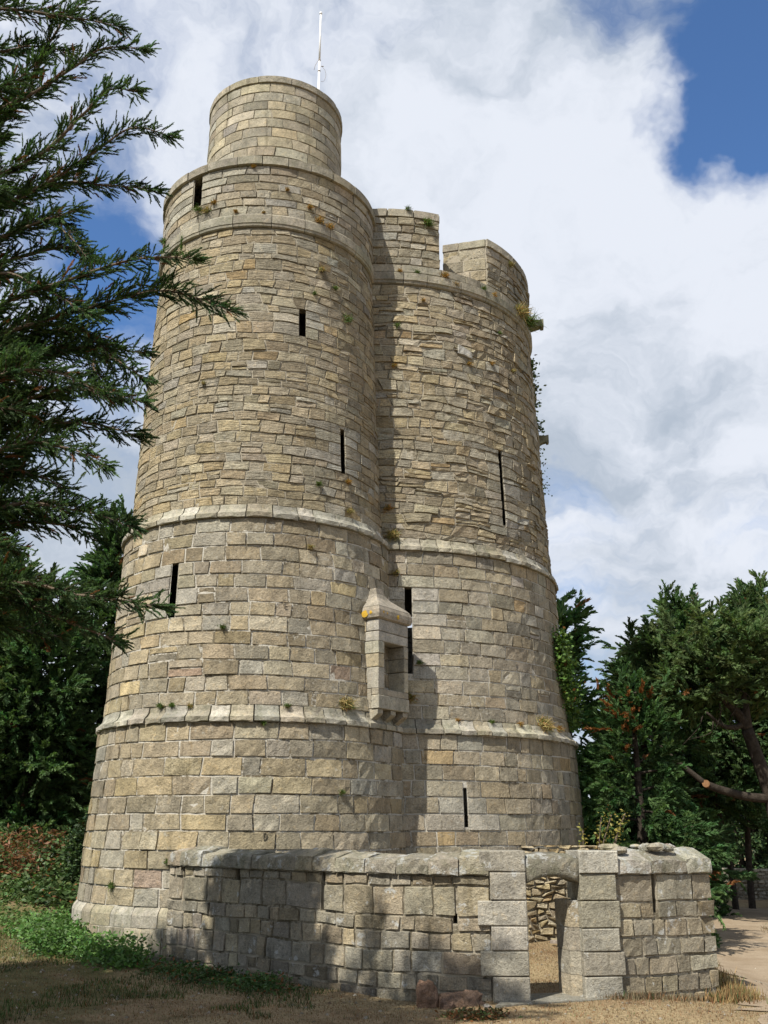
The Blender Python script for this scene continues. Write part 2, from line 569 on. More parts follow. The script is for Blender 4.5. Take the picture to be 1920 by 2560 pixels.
def courses(mapf, s0, s1, z0, z1, hfun, wfun, unit, holes=(), wob=0.02, per=1.0, gap=0.022, proud=0.0, psd=0.012, rough=0.010,
            bevel=0.02, back=0.09, pal=None, slant=0.02, skip=None, hole_pal=None, ztop=None, brick_split=0.0, tints=None):
    """lay courses of stones; unit(z) gives metres per unit of s. Returns a list of dicts."""
    zs = [z0]
    while zs[-1] < z1 - 0.5 * hfun(zs[-1]):
        zs.append(zs[-1] + hfun(zs[-1]))
    zs = np.array(zs)
    if len(zs) < 2:
        zs = np.array([z0, z1])
    zs = z0 + (zs - z0) * (z1 - z0) / (zs[-1] - z0)
    if zs[-1] - zs[-2] < 0.05 and len(zs) > 2:
        zs = np.delete(zs, -2)
    waves = [wavy(wob, per) for _ in zs]
    out = []
    for ci in range(len(zs) - 1):
        a_, b_ = zs[ci], zs[ci + 1]
        wa = (lambda s, a_=a_: a_ + 0 * s) if ci == 0 else (lambda s, a_=a_, w=waves[ci]: a_ + w(s))
        wb = (lambda s, b_=b_: b_ + 0 * s) if ci == len(zs) - 2 else (lambda s, b_=b_, w=waves[ci + 1]: b_ + w(s))
        mid = (a_ + b_) / 2
        spans = [(s0, s1, False, False)]
        for (h0, h1, ha, hb) in holes:
            if min(b_, hb) - max(a_, ha) > 0.45 * (b_ - a_):
                ns = []
                for (p0, p1, e0, e1) in spans:
                    if h1 <= p0 or h0 >= p1:
                        ns.append((p0, p1, e0, e1))
                    else:
                        if h0 > p0:
                            ns.append((p0, h0, e0, True))
                        if h1 < p1:
                            ns.append((h1, p1, True, e1))
                spans = ns
        u = unit(mid)
        for (p0, p1, e0, e1) in spans:
            cuts = [p0]
            while True:
                w_ = wfun(mid) / u * rng.uniform(0.55, 1.5)
                if p1 - cuts[-1] < w_ * 1.55:
                    break
                cuts.append(cuts[-1] + w_)
            cuts.append(p1)
            sl_ = [0 if (k_ == 0 or k_ == len(cuts) - 1) else slant * rng.normal() for k_ in range(len(cuts))]
            for k_ in range(len(cuts) - 1):
                c0, c1 = cuts[k_], cuts[k_ + 1]
                if skip is not None and skip((c0 + c1) / 2, mid):
                    continue
                dressed = (e0 and k_ == 0) or (e1 and k_ == len(cuts) - 2)
                pieces = [(wa, wb)]
                if not dressed and brick_split and rng.random() < brick_split and b_ - a_ > 0.14:
                    f_ = rng.uniform(0.35, 0.65)
                    pm = lambda s, wa=wa, wb=wb, f_=f_: wa(s) * (1 - f_) + wb(s) * f_
                    pieces = [(wa, pm), (pm, wb)]
                for (za, zc) in pieces:
                    pr_ = max(proud - 0.005, proud + psd * rng.normal())
                    rg = rough
                    tn = pick((hole_pal if (dressed and hole_pal) else (pal(c0, mid) if callable(pal) else pal)))
                    if dressed:
                        pr_, rg = proud + 0.006, rough * 0.3
                    Vt, Ft, lp, sm_ = stone(mapf, c0, c1, za, zc, (c1 - c0) * u, gap * rng.uniform(0.7, 1.4), pr_, rg, bevel, 0.035 if dressed else back,
                                       (sl_[k_], sl_[k_ + 1]), tilt=0.3 * psd + 0.001)
                    out.append(dict(V=Vt, F=Ft, loop=lp, tint=tn, sm=sm_, s=(c0 + c1) / 2, z=mid))
    return out


# ------------------------------------------------------------------ the stone tower (two joined round towers)
A_C, B_C, T_C = np.array([-2.62, 20.0]), np.array([-0.05, 23.66]), np.array([-2.46, 19.10])
AZ = np.array([-1, .70, .80, 3.72, 4.00, 7.38, 7.66, 9.65, 12.3, 13.67, 13.97, 15.14, 16])
AR = np.array([3.17, 3.155, 3.08, 2.94, 2.872, 2.695, 2.585, 2.51, 2.41, 2.345, 2.37, 2.37, 2.37])
BZ = np.array([-1, .70, .80, 2.0, 3.72, 4.00, 5.25, 7.38, 7.66, 10.3, 12.5, 13.67, 13.97, 16])
BR = np.array([4.60, 4.59, 4.52, 4.48, 4.40, 4.28, 4.19, 4.13, 4.05, 3.95, 3.865, 3.80, 3.83, 3.83])
TZ = np.array([15, 17.5])
TR = np.array([1.505, 1.475])


AXZ, AXS = np.array([-1, 3.7, 7.4, 9.0]), np.array([0.10, 0.085, 0.03, 0.0])   # the left tower leans a touch


def ax_shift(zs, z):
    return np.interp(z, AXZ, AXS) if zs is AZ else 0.0 * np.asarray(z)


def cyl(c, zs, rs):
    def f(s, z, off):
        r_ = np.interp(z, zs, rs) + off
        return np.stack([c[0] + ax_shift(zs, z) + r_ * np.cos(s), c[1] + r_ * np.sin(s), z + 0 * s], -1)
    return f


mapA, mapB, mapT = cyl(A_C, AZ, AR), cyl(B_C, BZ, BR), cyl(T_C, TZ, TR)
rA = lambda z: float(np.interp(z, AZ, AR))
rB = lambda z: float(np.interp(z, BZ, BR))
rT = lambda z: float(np.interp(z, TZ, TR))

ROOT = empty('stone_tower', (-1.4, 21.5, 0), 'tall stone fort of two joined round towers with a small round turret on top', 'tower')

HA = [(R(-126.2), R(-120.6), 14.42, 15.14), (R(-67.2), R(-64.0), 11.28, 11.92), (R(-45.4), R(-42.9), 8.48, 9.5), (R(-117.6), R(-114.6), 5.58, 6.62)]
HB = [(R(-49.4), R(-48.0), 8.25, 10.05), (R(-83.6), R(-81.6), 4.88, 6.63), (R(-69.7), R(-68.75), 2.03, 2.74)]


def inA(s, z):
    p = mapB(np.array([s]), np.array([z]), np.array([0.0]))[0]
    return math.hypot(p[0] - A_C[0], p[1] - A_C[1]) < rA(z) - 0.25


def inB(s, z):
    p = mapA(np.array([s]), np.array([z]), np.array([0.0]))[0]
    return math.hypot(p[0] - B_C[0], p[1] - B_C[1]) < rB(z) - 0.25


ALL = []
DRESS = dict(lgrey=3, buff=1, grey=2)


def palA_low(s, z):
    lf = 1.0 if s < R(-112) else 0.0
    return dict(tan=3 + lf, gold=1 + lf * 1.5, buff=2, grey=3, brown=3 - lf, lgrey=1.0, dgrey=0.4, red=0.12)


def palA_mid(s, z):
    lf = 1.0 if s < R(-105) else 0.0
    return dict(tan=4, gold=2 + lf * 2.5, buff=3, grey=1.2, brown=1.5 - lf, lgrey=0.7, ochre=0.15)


def palA_top(s, z):
    return dict(tan=2, buff=1.5, grey=3.5, dgrey=1.2, brown=1.5, lgrey=0.9)


def palB_low(s, z):
    return dict(tan=1.8, buff=1.0, grey=3, brown=3.4, dgrey=1.4, lgrey=0.5, ochre=0.1)


def palB_top(s, z):
    return dict(tan=3, gold=1.2, buff=2.2, grey=2.2, brown=2.2, lgrey=0.8, ochre=0.25)


SA0, SA1 = R(-232), R(30)
SB0, SB1 = R(-175), R(28)


def add(lst, mat, tag='stone'):
    for d in lst:
        d['mat'] = mat
    ALL.extend(lst)


uA, uB, uT = rA, rB, rT
# tower A, bottom to top
add(courses(mapA, SA0, SA1, -0.35, 0.50, lambda z: 0.42, lambda z: 0.55, uA, wob=0.01, per=0.5, gap=0.012, psd=0.004, rough=0.004, bevel=0.012, pal=dict(grey=3, lgrey=1, buff=1.5, brown=1), skip=inB), M_DRESSED)
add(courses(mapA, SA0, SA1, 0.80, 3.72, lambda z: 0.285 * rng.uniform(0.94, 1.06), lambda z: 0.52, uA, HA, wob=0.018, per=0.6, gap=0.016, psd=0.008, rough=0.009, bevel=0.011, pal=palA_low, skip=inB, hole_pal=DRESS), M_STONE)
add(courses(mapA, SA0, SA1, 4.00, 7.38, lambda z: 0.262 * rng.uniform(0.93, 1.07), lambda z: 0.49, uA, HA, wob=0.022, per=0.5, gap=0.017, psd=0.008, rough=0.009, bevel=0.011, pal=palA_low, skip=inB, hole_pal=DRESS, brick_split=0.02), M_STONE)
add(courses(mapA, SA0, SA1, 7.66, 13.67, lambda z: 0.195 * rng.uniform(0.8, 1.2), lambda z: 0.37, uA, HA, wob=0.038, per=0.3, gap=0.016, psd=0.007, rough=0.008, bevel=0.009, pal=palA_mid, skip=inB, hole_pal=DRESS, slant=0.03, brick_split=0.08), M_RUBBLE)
add(courses(mapA, SA0, SA1, 13.97, 15.14, lambda z: 0.195 * rng.uniform(0.85, 1.15), lambda z: 0.46, uA, HA, wob=0.018, per=0.4, gap=0.016, psd=0.007, rough=0.006, bevel=0.009, pal=palA_top, skip=inB, hole_pal=DRESS, brick_split=0.05), M_STONE)
# turret
add(courses(mapT, R(-215), R(25), 15.36, 17.22, lambda z: 0.232 * rng.uniform(0.93, 1.07), lambda z: 0.52, uT, wob=0.008, per=0.5, gap=0.014, psd=0.003, rough=0.003, bevel=0.007, pal=dict(grey=3, buff=2, tan=1.6, lgrey=1, brown=0.6, dgrey=0.6)), M_DRESSED)
# tower B
add(courses(mapB, SB0, SB1, -0.35, 0.50, lambda z: 0.42, lambda z: 0.55, uB, wob=0.01, per=0.5, gap=0.014, psd=0.005, rough=0.005, bevel=0.012, pal=dict(grey=3, lgrey=1, buff=1.5, brown=1), skip=inA), M_DRESSED)
add(courses(mapB, SB0, SB1, 0.80, 3.72, lambda z: 0.285 * rng.uniform(0.94, 1.06), lambda z: 0.46, uB, HB, wob=0.026, per=0.6, gap=0.017, psd=0.007, rough=0.006, bevel=0.010, pal=palB_low, skip=inA, hole_pal=DRESS), M_STONE)
add(courses(mapB, SB0, SB1, 4.00, 7.38, lambda z: 0.262 * rng.uniform(0.92, 1.08), lambda z: 0.50, uB, HB, wob=0.020, per=0.4, gap=0.018, psd=0.008, rough=0.007, bevel=0.010, pal=palB_low, skip=inA, hole_pal=DRESS, brick_split=0.04), M_STONE)
add(courses(mapB, SB0, SB1, 7.66, 13.67, lambda z: 0.205 * rng.uniform(0.7, 1.3), lambda z: 0.40, uB, HB, wob=0.055, per=0.25, gap=0.016, psd=0.017, rough=0.014, bevel=0.011, back=0.13, pal=palB_top, skip=inA, hole_pal=DRESS, slant=0.045, brick_split=0.16), M_RUBBLE)
# sill course below the merlons of B
add(courses(mapB, SB0, SB1, 13.97, 14.17, lambda z: 0.2, lambda z: 0.7, uB, wob=0.0, gap=0.012, psd=0.004, rough=0.004, bevel=0.012, pal=dict(grey=3, dgrey=2), skip=inA), M_DRESSED)
M_L0, M_L1 = R(-100), R(-69.6)
M_R0, M_R1 = R(-49.6), R(8)
MT_L, MT_R = 15.62, 15.42
for (m0, m1, mt) in ((M_L0, M_L1, MT_L), (M_R0, M_R1, MT_R)):
    add(courses(mapB, m0, m1, 14.17, mt - 0.22, lambda z: 0.20 * rng.uniform(0.8, 1.2), lambda z: 0.40, uB, wob=0.03, per=0.3, gap=0.016, psd=0.014, rough=0.013, bevel=0.013, pal=palA_top, skip=inA, brick_split=0.08), M_RUBBLE)
    add(courses(mapB, m0, m1, mt - 0.22, mt, lambda z: 0.22, lambda z: 0.75, uB, wob=0.0, gap=0.012, proud=0.025, psd=0.003, rough=0.004, bevel=0.014, pal=dict(grey=3, dgrey=2), skip=inA), M_DRESSED)

# end faces of the two merlons that bound the opening: flat walls running inwards
MTH = 1.35


def plane_map(p0, d, nrm):
    p0, d, nrm = np.array(p0), np.array(d), np.array(nrm)

    def f(s, z, off):
        x = p0[0] + d[0] * s + nrm[0] * off
        y = p0[1] + d[1] * s + nrm[1] * off
        return np.stack([x, y, z + 0 * s], -1)
    return f


def radial(th):
    return np.array([math.cos(th), math.sin(th)])


for (th, sgn, mt) in ((M_R0, -1, MT_R), (M_L1, 1, MT_L)):
    e = radial(th)
    tn = np.array([-e[1], e[0]]) * sgn          # faces the opening
    outer = B_C + e * 3.80
    inner = B_C + e * (3.80 - MTH)
    p0, d = (inner, e) if sgn < 0 else (outer, -e)
    ln_ = MTH
    if sgn < 0:                                  # splayed side of the opening
        p0 = np.array([1.40, 21.04])
        d = outer - p0
        ln_ = float(np.linalg.norm(d))
        d = d / ln_
        tn = np.array([d[1], -d[0]])
    fm = plane_map(p0, d, tn)
    add(courses(fm, 0.0, ln_, 14.0, mt - 0.22, lambda z: 0.25 * rng.uniform(0.85, 1.2), lambda z: 0.42, lambda z: 1.0, wob=0.02, per=0.3, gap=0.018, psd=0.008, rough=0.008, bevel=0.014, pal=dict(buff=2, tan=2, grey=2)), M_STONE)
    add(courses(fm, 0.0, ln_, mt - 0.22, mt, lambda z: 0.22, lambda z: 0.6, lambda z: 1.0, wob=0.0, gap=0.012, proud=0.015, psd=0.003, rough=0.004, bevel=0.014, pal=dict(grey=3, dgrey=1)), M_DRESSED)

# rank by size in the picture
for d in ALL:
    pp = project(d['loop'])
    a_ = shoelace(pp)
    cx, cy = pp.mean(0)
    vis = a_ < 0                                   # winding tells front from back (pixel y runs down)
    hid = (cy > 2150 and 432 < cx < 1540) or cx < 0 or cy < 0
    P = d['V'].mean(0)
    dB = math.hypot(P[0] - A_C[0], P[1] - A_C[1]) < rA(P[2]) - 0.05 and d['V'].shape[0] > 0 and math.hypot(P[0] - B_C[0], P[1] - B_C[1]) < rB(P[2]) + 0.1 and False
    d['area'] = abs(a_) if (vis and not hid) else 0.0
ALL.sort(key=lambda d: -d['area'])
NKEEP = 296
for d in ALL[:NKEEP]:
    mk('stone', d['V'], d['F'], d['mat'], ROOT, d['tint'], d['sm'])
for mat_ in (M_STONE, M_RUBBLE, M_DRESSED):
    bagm = Bag()
    for d in ALL[NKEEP:]:
        if d['mat'] is mat_:
            bagm.add(d['V'], d['F'], d['tint'], d['sm'])
    bagm.build({'weathered_stone': 'stonework', 'layered_stone': 'rubble_stonework', 'dressed_granite': 'dressed_stonework'}[mat_.name], mat_, ROOT, kind='stuff')


# cores: the mortar bed behind the stones, with real openings for the loopholes
def core(name, c, zs, rs, s0, s1, z0, z1, holes, mat, rec=0.019, step=R(3), skip=None):
    S = set(np.round(np.arange(s0, s1 + 1e-6, step), 6)) | {s1}
    Zc = set(np.round(np.arange(z0, z1, 0.30), 4)) | {z1}
    hs = [h for h in holes if h[2] < z1 and h[3] > z0]
    for h in hs:
        S |= {h[0], h[1]}
        Zc |= {max(h[2], z0), min(h[3], z1)}
    S = np.array(sorted(S))
    Zc = np.array(sorted(Zc))
    f = cyl(c, zs, rs)
    SS, ZZ = np.meshgrid(S, Zc)
    V = f(SS, ZZ, np.full(SS.shape, -rec)).reshape(-1, 3)
    F = []
    ns = len(S)
    for a_ in range(len(Zc) - 1):
        for b_ in range(ns - 1):
            sm, zm = (S[b_] + S[b_ + 1]) / 2, (Zc[a_] + Zc[a_ + 1]) / 2
            if any(h[0] < sm < h[1] and h[2] < zm < h[3] for h in hs):
                continue
            k_ = a_ * ns + b_
            F.append((k_, k_ + 1, k_ + ns + 1, k_ + ns))
    V = list(V)
    # deep reveals
    for h in hs:
        ha, hb = max(h[2], z0), min(h[3], z1)
        base = len(V)
        for dep, sp_ in ((-rec, 0.0), (-0.22, 0.10)):
            for (s_, z_) in ((h[0] - sp_, ha), (h[1] + sp_, ha), (h[1] + sp_, hb), (h[0] - sp_, hb)):
                V.append(f(np.array([s_]), np.array([z_]), np.array([dep]))[0])
        for k_ in range(4):
            k2 = (k_ + 1) % 4
            F.append((base + k_, base + k2, base + 4 + k2, base + 4 + k_))
    return mk(name, np.array(V), F, mat, ROOT, smooth=False)


FULL0, FULL1 = R(-250), R(110)
core('mortar_bed', A_C, AZ, AR, FULL0, FULL1, -0.4, 0.5, HA, M_MORTAR_L, 0.012)
core('mortar_bed', A_C, AZ, AR, FULL0, FULL1, 0.80, 3.72, HA, M_MORTAR_L, 0.016)
core('mortar_bed', A_C, AZ, AR, FULL0, FULL1, 4.0, 7.38, HA, M_MORTAR_L, 0.016)
core('mortar_bed', A_C, AZ, AR, FULL0, FULL1, 7.66, 13.67, HA, M_MORTAR_D, 0.015)
core('mortar_bed', A_C, AZ, AR, FULL0, FULL1, 13.97, 15.14, HA, M_MORTAR_D)
core('mortar_bed', T_C, TZ, TR, FULL0, FULL1, 15.36, 17.22, [], M_MORTAR_D, 0.016)
core('mortar_bed', B_C, BZ, BR, FULL0, FULL1, -0.4, 0.5, HB, M_MORTAR_L, 0.014)
core('mortar_bed', B_C, BZ, BR, FULL0, FULL1, 0.80, 3.72, HB, M_MORTAR_L, 0.016)
core('mortar_bed', B_C, BZ, BR, FULL0, FULL1, 4.0, 7.38, HB, M_MORTAR_L, 0.016)
core('mortar_bed', B_C, BZ, BR, FULL0, FULL1, 7.66, 13.67, HB, M_MORTAR_D, 0.021)
core('mortar_bed', B_C, BZ, BR, FULL0, FULL1, 13.97, 14.17, HB, M_MORTAR_D)


# merlon bodies (solid behind the facing) and roof decks
def ring_sector(c, r0, r1, s0, s1, z0, z1, s0_in=None):
    n_ = max(3, int((s1 - s0) / R(4)))
    S = np.linspace(s0, s1, n_)
    SI = np.linspace(s0 if s0_in is None else s0_in, s1, n_)
    V, F = [], []
    for s_, si_ in zip(S, SI):
        for (r_, z_, a_) in ((r0, z0, si_), (r1, z0, s_), (r1, z1, s_), (r0, z1, si_)):
            V.append((c[0] + r_ * math.cos(a_), c[1] + r_ * math.sin(a_), z_))
    for a_ in range(len(S) - 1):
        for k_ in range(4):
            k2 = (k_ + 1) % 4
            F.append((a_ * 4 + k_, (a_ + 1) * 4 + k_, (a_ + 1) * 4 + k2, a_ * 4 + k2))
    F.append((0, 1, 2, 3))
    e_ = (len(S) - 1) * 4
    F.append((e_ + 3, e_ + 2, e_ + 1, e_))
    return np.array(V), F


for (m0, m1, mt) in ((M_L0, M_L1, MT_L), (M_R0, M_R1, MT_R)):
    if mt == MT_R:
        V, F = ring_sector(B_C, 3.02, 3.80, m0 + 0.006, m1 - 0.006, 14.0, mt - 0.012, math.atan2(21.04 - B_C[1], 1.40 - B_C[0]) + 0.01)
    else:
        V, F = ring_sector(B_C, 3.80 - MTH, 3.80, m0 + 0.006, m1 - 0.006, 14.0, mt - 0.012)
    mk('merlon_core', V, F, M_MORTAR_D, ROOT, smooth=False)


def disc(name, c, r_, z_, mat):
    V = [(c[0], c[1], z_)] + [(c[0] + r_ * math.cos(t_), c[1] + r_ * math.sin(t_), z_) for t_ in np.linspace(0, 2 * math.pi, 48, endpoint=False)]
    F = [(0, k_ + 1, (k_ + 1) % 48 + 1) for k_ in range(48)]
    mk(name, V, F, mat, ROOT, PAL['grey'], smooth=False)


disc('roof_deck', A_C, 2.33, 15.345, M_STONE)
disc('roof_deck', B_C, 3.78, 14.06, M_STONE)
disc('roof_deck', T_C, 1.44, 17.36, M_STONE)


# bands: projecting courses made of separate blocks
def band(name, c, zs, rs, s0, s1, prof, length, pal, mat, skip=None, jit=0.006, gap=0.012, irregular=0.0):
    """prof: list of (offset from the wall radius at the band, z); swept per block"""
    zmid = np.mean([p[1] for p in prof])
    r0 = float(np.interp(prof[0][1] - 0.02, zs, rs))
    c = np.array([c[0] + float(ax_shift(zs, zmid)), c[1]])
    part = None
    S = [s0]
    while S[-1] < s1:
        S.append(S[-1] + length / r0 * rng.uniform(0.7, 1.3))
    blocks = []
    for a_ in range(len(S) - 1):
        sm = (S[a_] + S[a_ + 1]) / 2
        if skip is not None and skip(sm, zmid):
            continue
        blocks.append((S[a_] + gap / 2 / r0, S[a_ + 1] - gap / 2 / r0))
    # the bed: a plain thin ring behind the blocks
    bp = [(prof[0][0] - 0.06, prof[0][1] + 0.004), (prof[-1][0] - 0.06, prof[-1][1] - 0.004)]
    SS = np.linspace(s0, s1, 80)
    V, F = [], []
    for s_ in SS:
        for (o_, z_) in bp:
            V.append((c[0] + (r0 + o_ - 0.01) * math.cos(s_), c[1] + (r0 + o_ - 0.01) * math.sin(s_), z_))
    for a_ in range(len(SS) - 1):
        F.append((2 * a_, 2 * a_ + 2, 2 * a_ + 3, 2 * a_ + 1))
    part = mk(name, V, F, M_MORTAR_D, ROOT, smooth=False)
    for (b0, b1) in blocks:
        tn = pick(pal)
        m_ = 5
        V, F = [], []
        dj, zj = jit * rng.normal(), 0.5 * jit * rng.normal()
        np_ = len(prof) + 2
        for k_, s_ in enumerate(np.linspace(b0, b1, m_)):
            pts = [(-0.16, prof[0][1])] + list(prof) + [(-0.16, prof[-1][1])]
            for q_, (o_, z_) in enumerate(pts):
                inner = q_ in (0, np_ - 1)
                wz = 0 if inner else irregular * rng.normal()
                e_ = 0.006 if (k_ in (0, m_ - 1) and not inner) else 0
                rr = r0 + o_ + (0 if inner else dj - e_ + irregular * rng.normal())
                V.append((c[0] + rr * math.cos(s_), c[1] + rr * math.sin(s_), z_ + zj + wz))
        for k_ in range(m_ - 1):
            for q_ in range(np_ - 1):
                F.append((k_ * np_ + q_, (k_ + 1) * np_ + q_, (k_ + 1) * np_ + q_ + 1, k_ * np_ + q_ + 1))
        F.append(tuple(range(np_)))
        F.append(tuple((m_ - 1) * np_ + q_ for q_ in range(np_ - 1, -1, -1)))
        mk('band_stone', V, F, mat, part, tn, smooth=False)
    return part


LG = dict(lgrey=3, grey=4, buff=0.8)
DG = dict(grey=3, dgrey=2, buff=0.5)


def cavetto(z0, z1, out, top_in):
    """vertical nose, then a hollow slope back to the wall face above"""
    h = z1 - z0
    return [(out - 0.012, z0), (out, z0 + 0.012), (out, z0 + 0.30 * h), (out * 0.55 + top_in * 0.45, z0 + 0.46 * h), (out * 0.25 + top_in * 0.75, z0 + 0.68 * h), (top_in + 0.015, z1)]


for (c_, zs_, rs_, s0_, s1_, sk) in ((A_C, AZ, AR, SA0, SA1, inB), (B_C, BZ, BR, SB0, SB1, inA)):
    band('string_course', c_, zs_, rs_, s0_, s1_, cavetto(3.72, 4.0, 0.062, -0.07 if c_ is A_C else -0.11), 0.43, LG, M_BAND, sk, 0.008, 0.024, 0.005)
    band('string_course', c_, zs_, rs_, s0_, s1_, cavetto(7.38, 7.66, 0.066, -0.10 if c_ is A_C else -0.08), 0.43, LG, M_BAND, sk, 0.008, 0.022, 0.005)
    band('plinth_course', c_, zs_, rs_, s0_, s1_, [(0.0, 0.50), (0.0, 0.68), (-0.02, 0.73), (-0.075, 0.80)], 0.5, dict(grey=2, buff=2, lgrey=1, red=0.3), M_BAND, sk, 0.003, 0.012)
band('parapet_string', A_C, AZ, AR, SA0, SA1, [(0.02, 13.67), (0.055, 13.69), (0.062, 13.74), (0.075, 13.75), (0.075, 13.93), (0.045, 13.97)], 0.62, DG, M_BAND, inB, 0.003, 0.014)
band('coping_course', A_C, AZ, AR, SA0, SA1, [(0.01, 15.14), (0.065, 15.15), (0.065, 15.33), (0.03, 15.36)], 0.62, DG, M_BAND, inB, 0.006, 0.016)
band('turret_coping', T_C, TZ, TR, R(-250), R(110), [(0.0, 17.22), (0.03, 17.23), (0.03, 17.38), (-0.02, 17.42)], 0.62, DG, M_BAND, None, 0.003, 0.014)
band('parapet_string', B_C, BZ, BR, SB0, SB1, [(0.01, 13.67), (0.045, 13.69), (0.055, 13.74), (0.08, 13.76), (0.08, 13.94), (0.03, 13.97)], 0.75, DG, M_BAND, inA, 0.003, 0.014)

# carved letters on two stones (shallow grooves read as thin dark relief)
def groove(name, mapf, s, z, strokes, unit_, wdt, parent):
    V, F = [], []
    for (x0, y0, x1, y1) in strokes:
        d_ = np.array([x1 - x0, y1 - y0])
        nrm = np.array([-d_[1], d_[0]]) / (np.linalg.norm(d_) + 1e-9) * wdt
        b0 = len(V)
        for (px_, py_) in ((x0 + nrm[0], y0 + nrm[1]), (x1 + nrm[0], y1 + nrm[1]), (x1 - nrm[0], y1 - nrm[1]), (x0 - nrm[0], y0 - nrm[1])):
            for o_ in (0.020, 0.030):
                V.append(mapf(np.array([s + px_ / unit_]), np.array([z + py_]), np.array([o_]))[0])
        for k_ in range(4):
            k2 = (k_ + 1) % 4
            F.append((b0 + 2 * k_, b0 + 2 * k2, b0 + 2 * k2 + 1, b0 + 2 * k_ + 1))
        F.append((b0 + 1, b0 + 3, b0 + 5, b0 + 7))
    return mk(name, V, F, M_STONE, parent, (0.15, 0.13, 0.095), smooth=False)


arc = [(0.045 * math.cos(t_) + 0.0, 0.055 * math.sin(t_)) for t_ in np.linspace(-1.57, 1.57, 7)]
D_ = [(-0.01 + a_[0], a_[1], -0.01 + b_[0], b_[1]) for a_, b_ in zip(arc[:-1], arc[1:])] + [(-0.01, -0.055, -0.01, 0.055)]
groove('carved_letter', mapA, R(-78.8), 1.90, D_, 2.93, 0.006, ROOT)
E_ = [(0, -0.05, 0, 0.05), (0, 0.05, 0.05, 0.05), (0, 0, 0.04, 0), (0, -0.05, 0.05, -0.05)]
groove('carved_letter', mapA, R(-74.2), 6.62, E_, 2.7, 0.005, ROOT)
groove('carved_letter', mapA, R(-73.6), 5.80, E_, 2.7, 0.005, ROOT)


# ------------------------------------------------------------------ the box machicolation in the angle between the towers
MO = np.array([0.82, -0.572])
MO /= np.linalg.norm(MO)
MTn = np.array([-MO[1], MO[0]])
MC = np.array([-0.10, 18.10])


def mloc(a_, b_, z_):
    p = MC + MTn * a_ - MO * b_
    return (p[0], p[1], z_)


def block(a0, a1, b0, b1, z0, z1, bev=0.010, jit=0.004):
    """bevelled block in the local frame of the box (a along the front, b inwards)"""
    V, F = [], []
    xs, ys, zs_ = (a0, a1), (b0, b1), (z0, z1)
    import itertools
    idx = {}
    for ix, iy, iz in itertools.product((0, 1), repeat=3):
        for ax in range(3):
            p = [xs[ix], ys[iy], zs_[iz]]
            for k_ in range(3):
                if k_ != ax:
                    p[k_] += bev * (1 if (ix, iy, iz)[k_] == 0 else -1)
            p = [p[0] + jit * rng.normal() * 0.5, p[1] + jit * rng.normal() * 0.5, p[2] + jit * rng.normal() * 0.5]
            idx[(ix, iy, iz, ax)] = len(V)
            V.append(p)
    for ax in range(3):
        o1, o2 = [k_ for k_ in range(3) if k_ != ax]
        for sd in (0, 1):
            q_ = []
            for (u, v) in ((0, 0), (1, 0), (1, 1), (0, 1)):
                i3 = [0, 0, 0]
                i3[ax], i3[o1], i3[o2] = sd, u, v
                q_.append(idx[(*i3, ax)])
            F.append(tuple(q_))
    for e_ax in range(3):                      # edges
        o1, o2 = [k_ for k_ in range(3) if k_ != e_ax]
        for (u, v) in itertools.product((0, 1), repeat=2):
            i0, i1 = [0, 0, 0], [0, 0, 0]
            i0[o1], i0[o2], i1[o1], i1[o2] = u, v, u, v
            i1[e_ax] = 1
            F.append((idx[(*i0, o1)], idx[(*i1, o1)], idx[(*i1, o2)], idx[(*i0, o2)]))
    for c_ in itertools.product((0, 1), repeat=3):
        F.append((idx[(*c_, 0)], idx[(*c_, 1)], idx[(*c_, 2)]))
    return np.array(V), F


def to_m(V):
    V = np.asarray(V)
    p = MC[None] + MTn[None] * V[:, :1] - MO[None] * V[:, 1:2]
    return np.hstack([p, V[:, 2:3]])


GR = dict(lgrey=2, grey=2, buff=0.6)
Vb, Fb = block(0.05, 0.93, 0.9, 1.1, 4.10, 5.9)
BOX = mk('box_machicolation', to_m(Vb), Fb, M_STONE, ROOT, (0.09, 0.08, 0.06), smooth=False,  # back block tinted dark to paint in the shade inside the opening
         label='small projecting stone box with an opening and an ogee stone roof')


def mblock(name, *a, pal=GR, mat=M_DRESSED):
    Vb, Fb = block(*a)
    return mk(name, to_m(Vb), Fb, mat, BOX, pick(pal, 0.06), smooth=False)


WID = 0.98
mblock('sill_block', -0.01, WID + 0.01, -0.012, 0.16, 4.06, 4.30)
mblock('sill_block', 0.0, WID, 0.0, 0.16, 4.304, 4.42)
mblock('side_block', 0.0, 0.17, 0.164, 0.95, 4.06, 4.42)
mblock('floor_slab', 0.174, WID, 0.164, 0.95, 4.06, 4.14)
zz = [4.424, 4.81, 5.06, 5.29]
for k_ in range(3):
    deep = (0.62, 0.30, 0.62)[k_]
    mblock('jamb_block', 0.0, 0.19, 0.0, deep, zz[k_], zz[k_ + 1] - 0.008, pal=dict(lgrey=2, grey=1) if k_ != 1 else dict(buff=1, tan=1))
    mblock('side_block', 0.0, 0.17, deep + 0.008, 0.98, zz[k_], zz[k_ + 1] - 0.008)
    mblock('jamb_block', 0.84, WID, 0.0, 0.98, zz[k_], zz[k_ + 1] - 0.008)
mblock('lintel_block', 0.004, WID - 0.004, 0.004, 0.30, 5.29, 5.465)
mblock('side_block', 0.0, 0.17, 0.308, 0.98, 5.29, 5.465, pal=dict(tan=1, buff=1))
mblock('side_block', 0.84, WID, 0.308, 0.98, 5.29, 5.465)
mblock('cornice_block', 0.0, WID, 0.0, 0.28, 5.473, 5.69)
mblock('cornice_block', 0.0, 0.5, 0.288, 0.98, 5.473, 5.69, pal=dict(tan=1, buff=1))
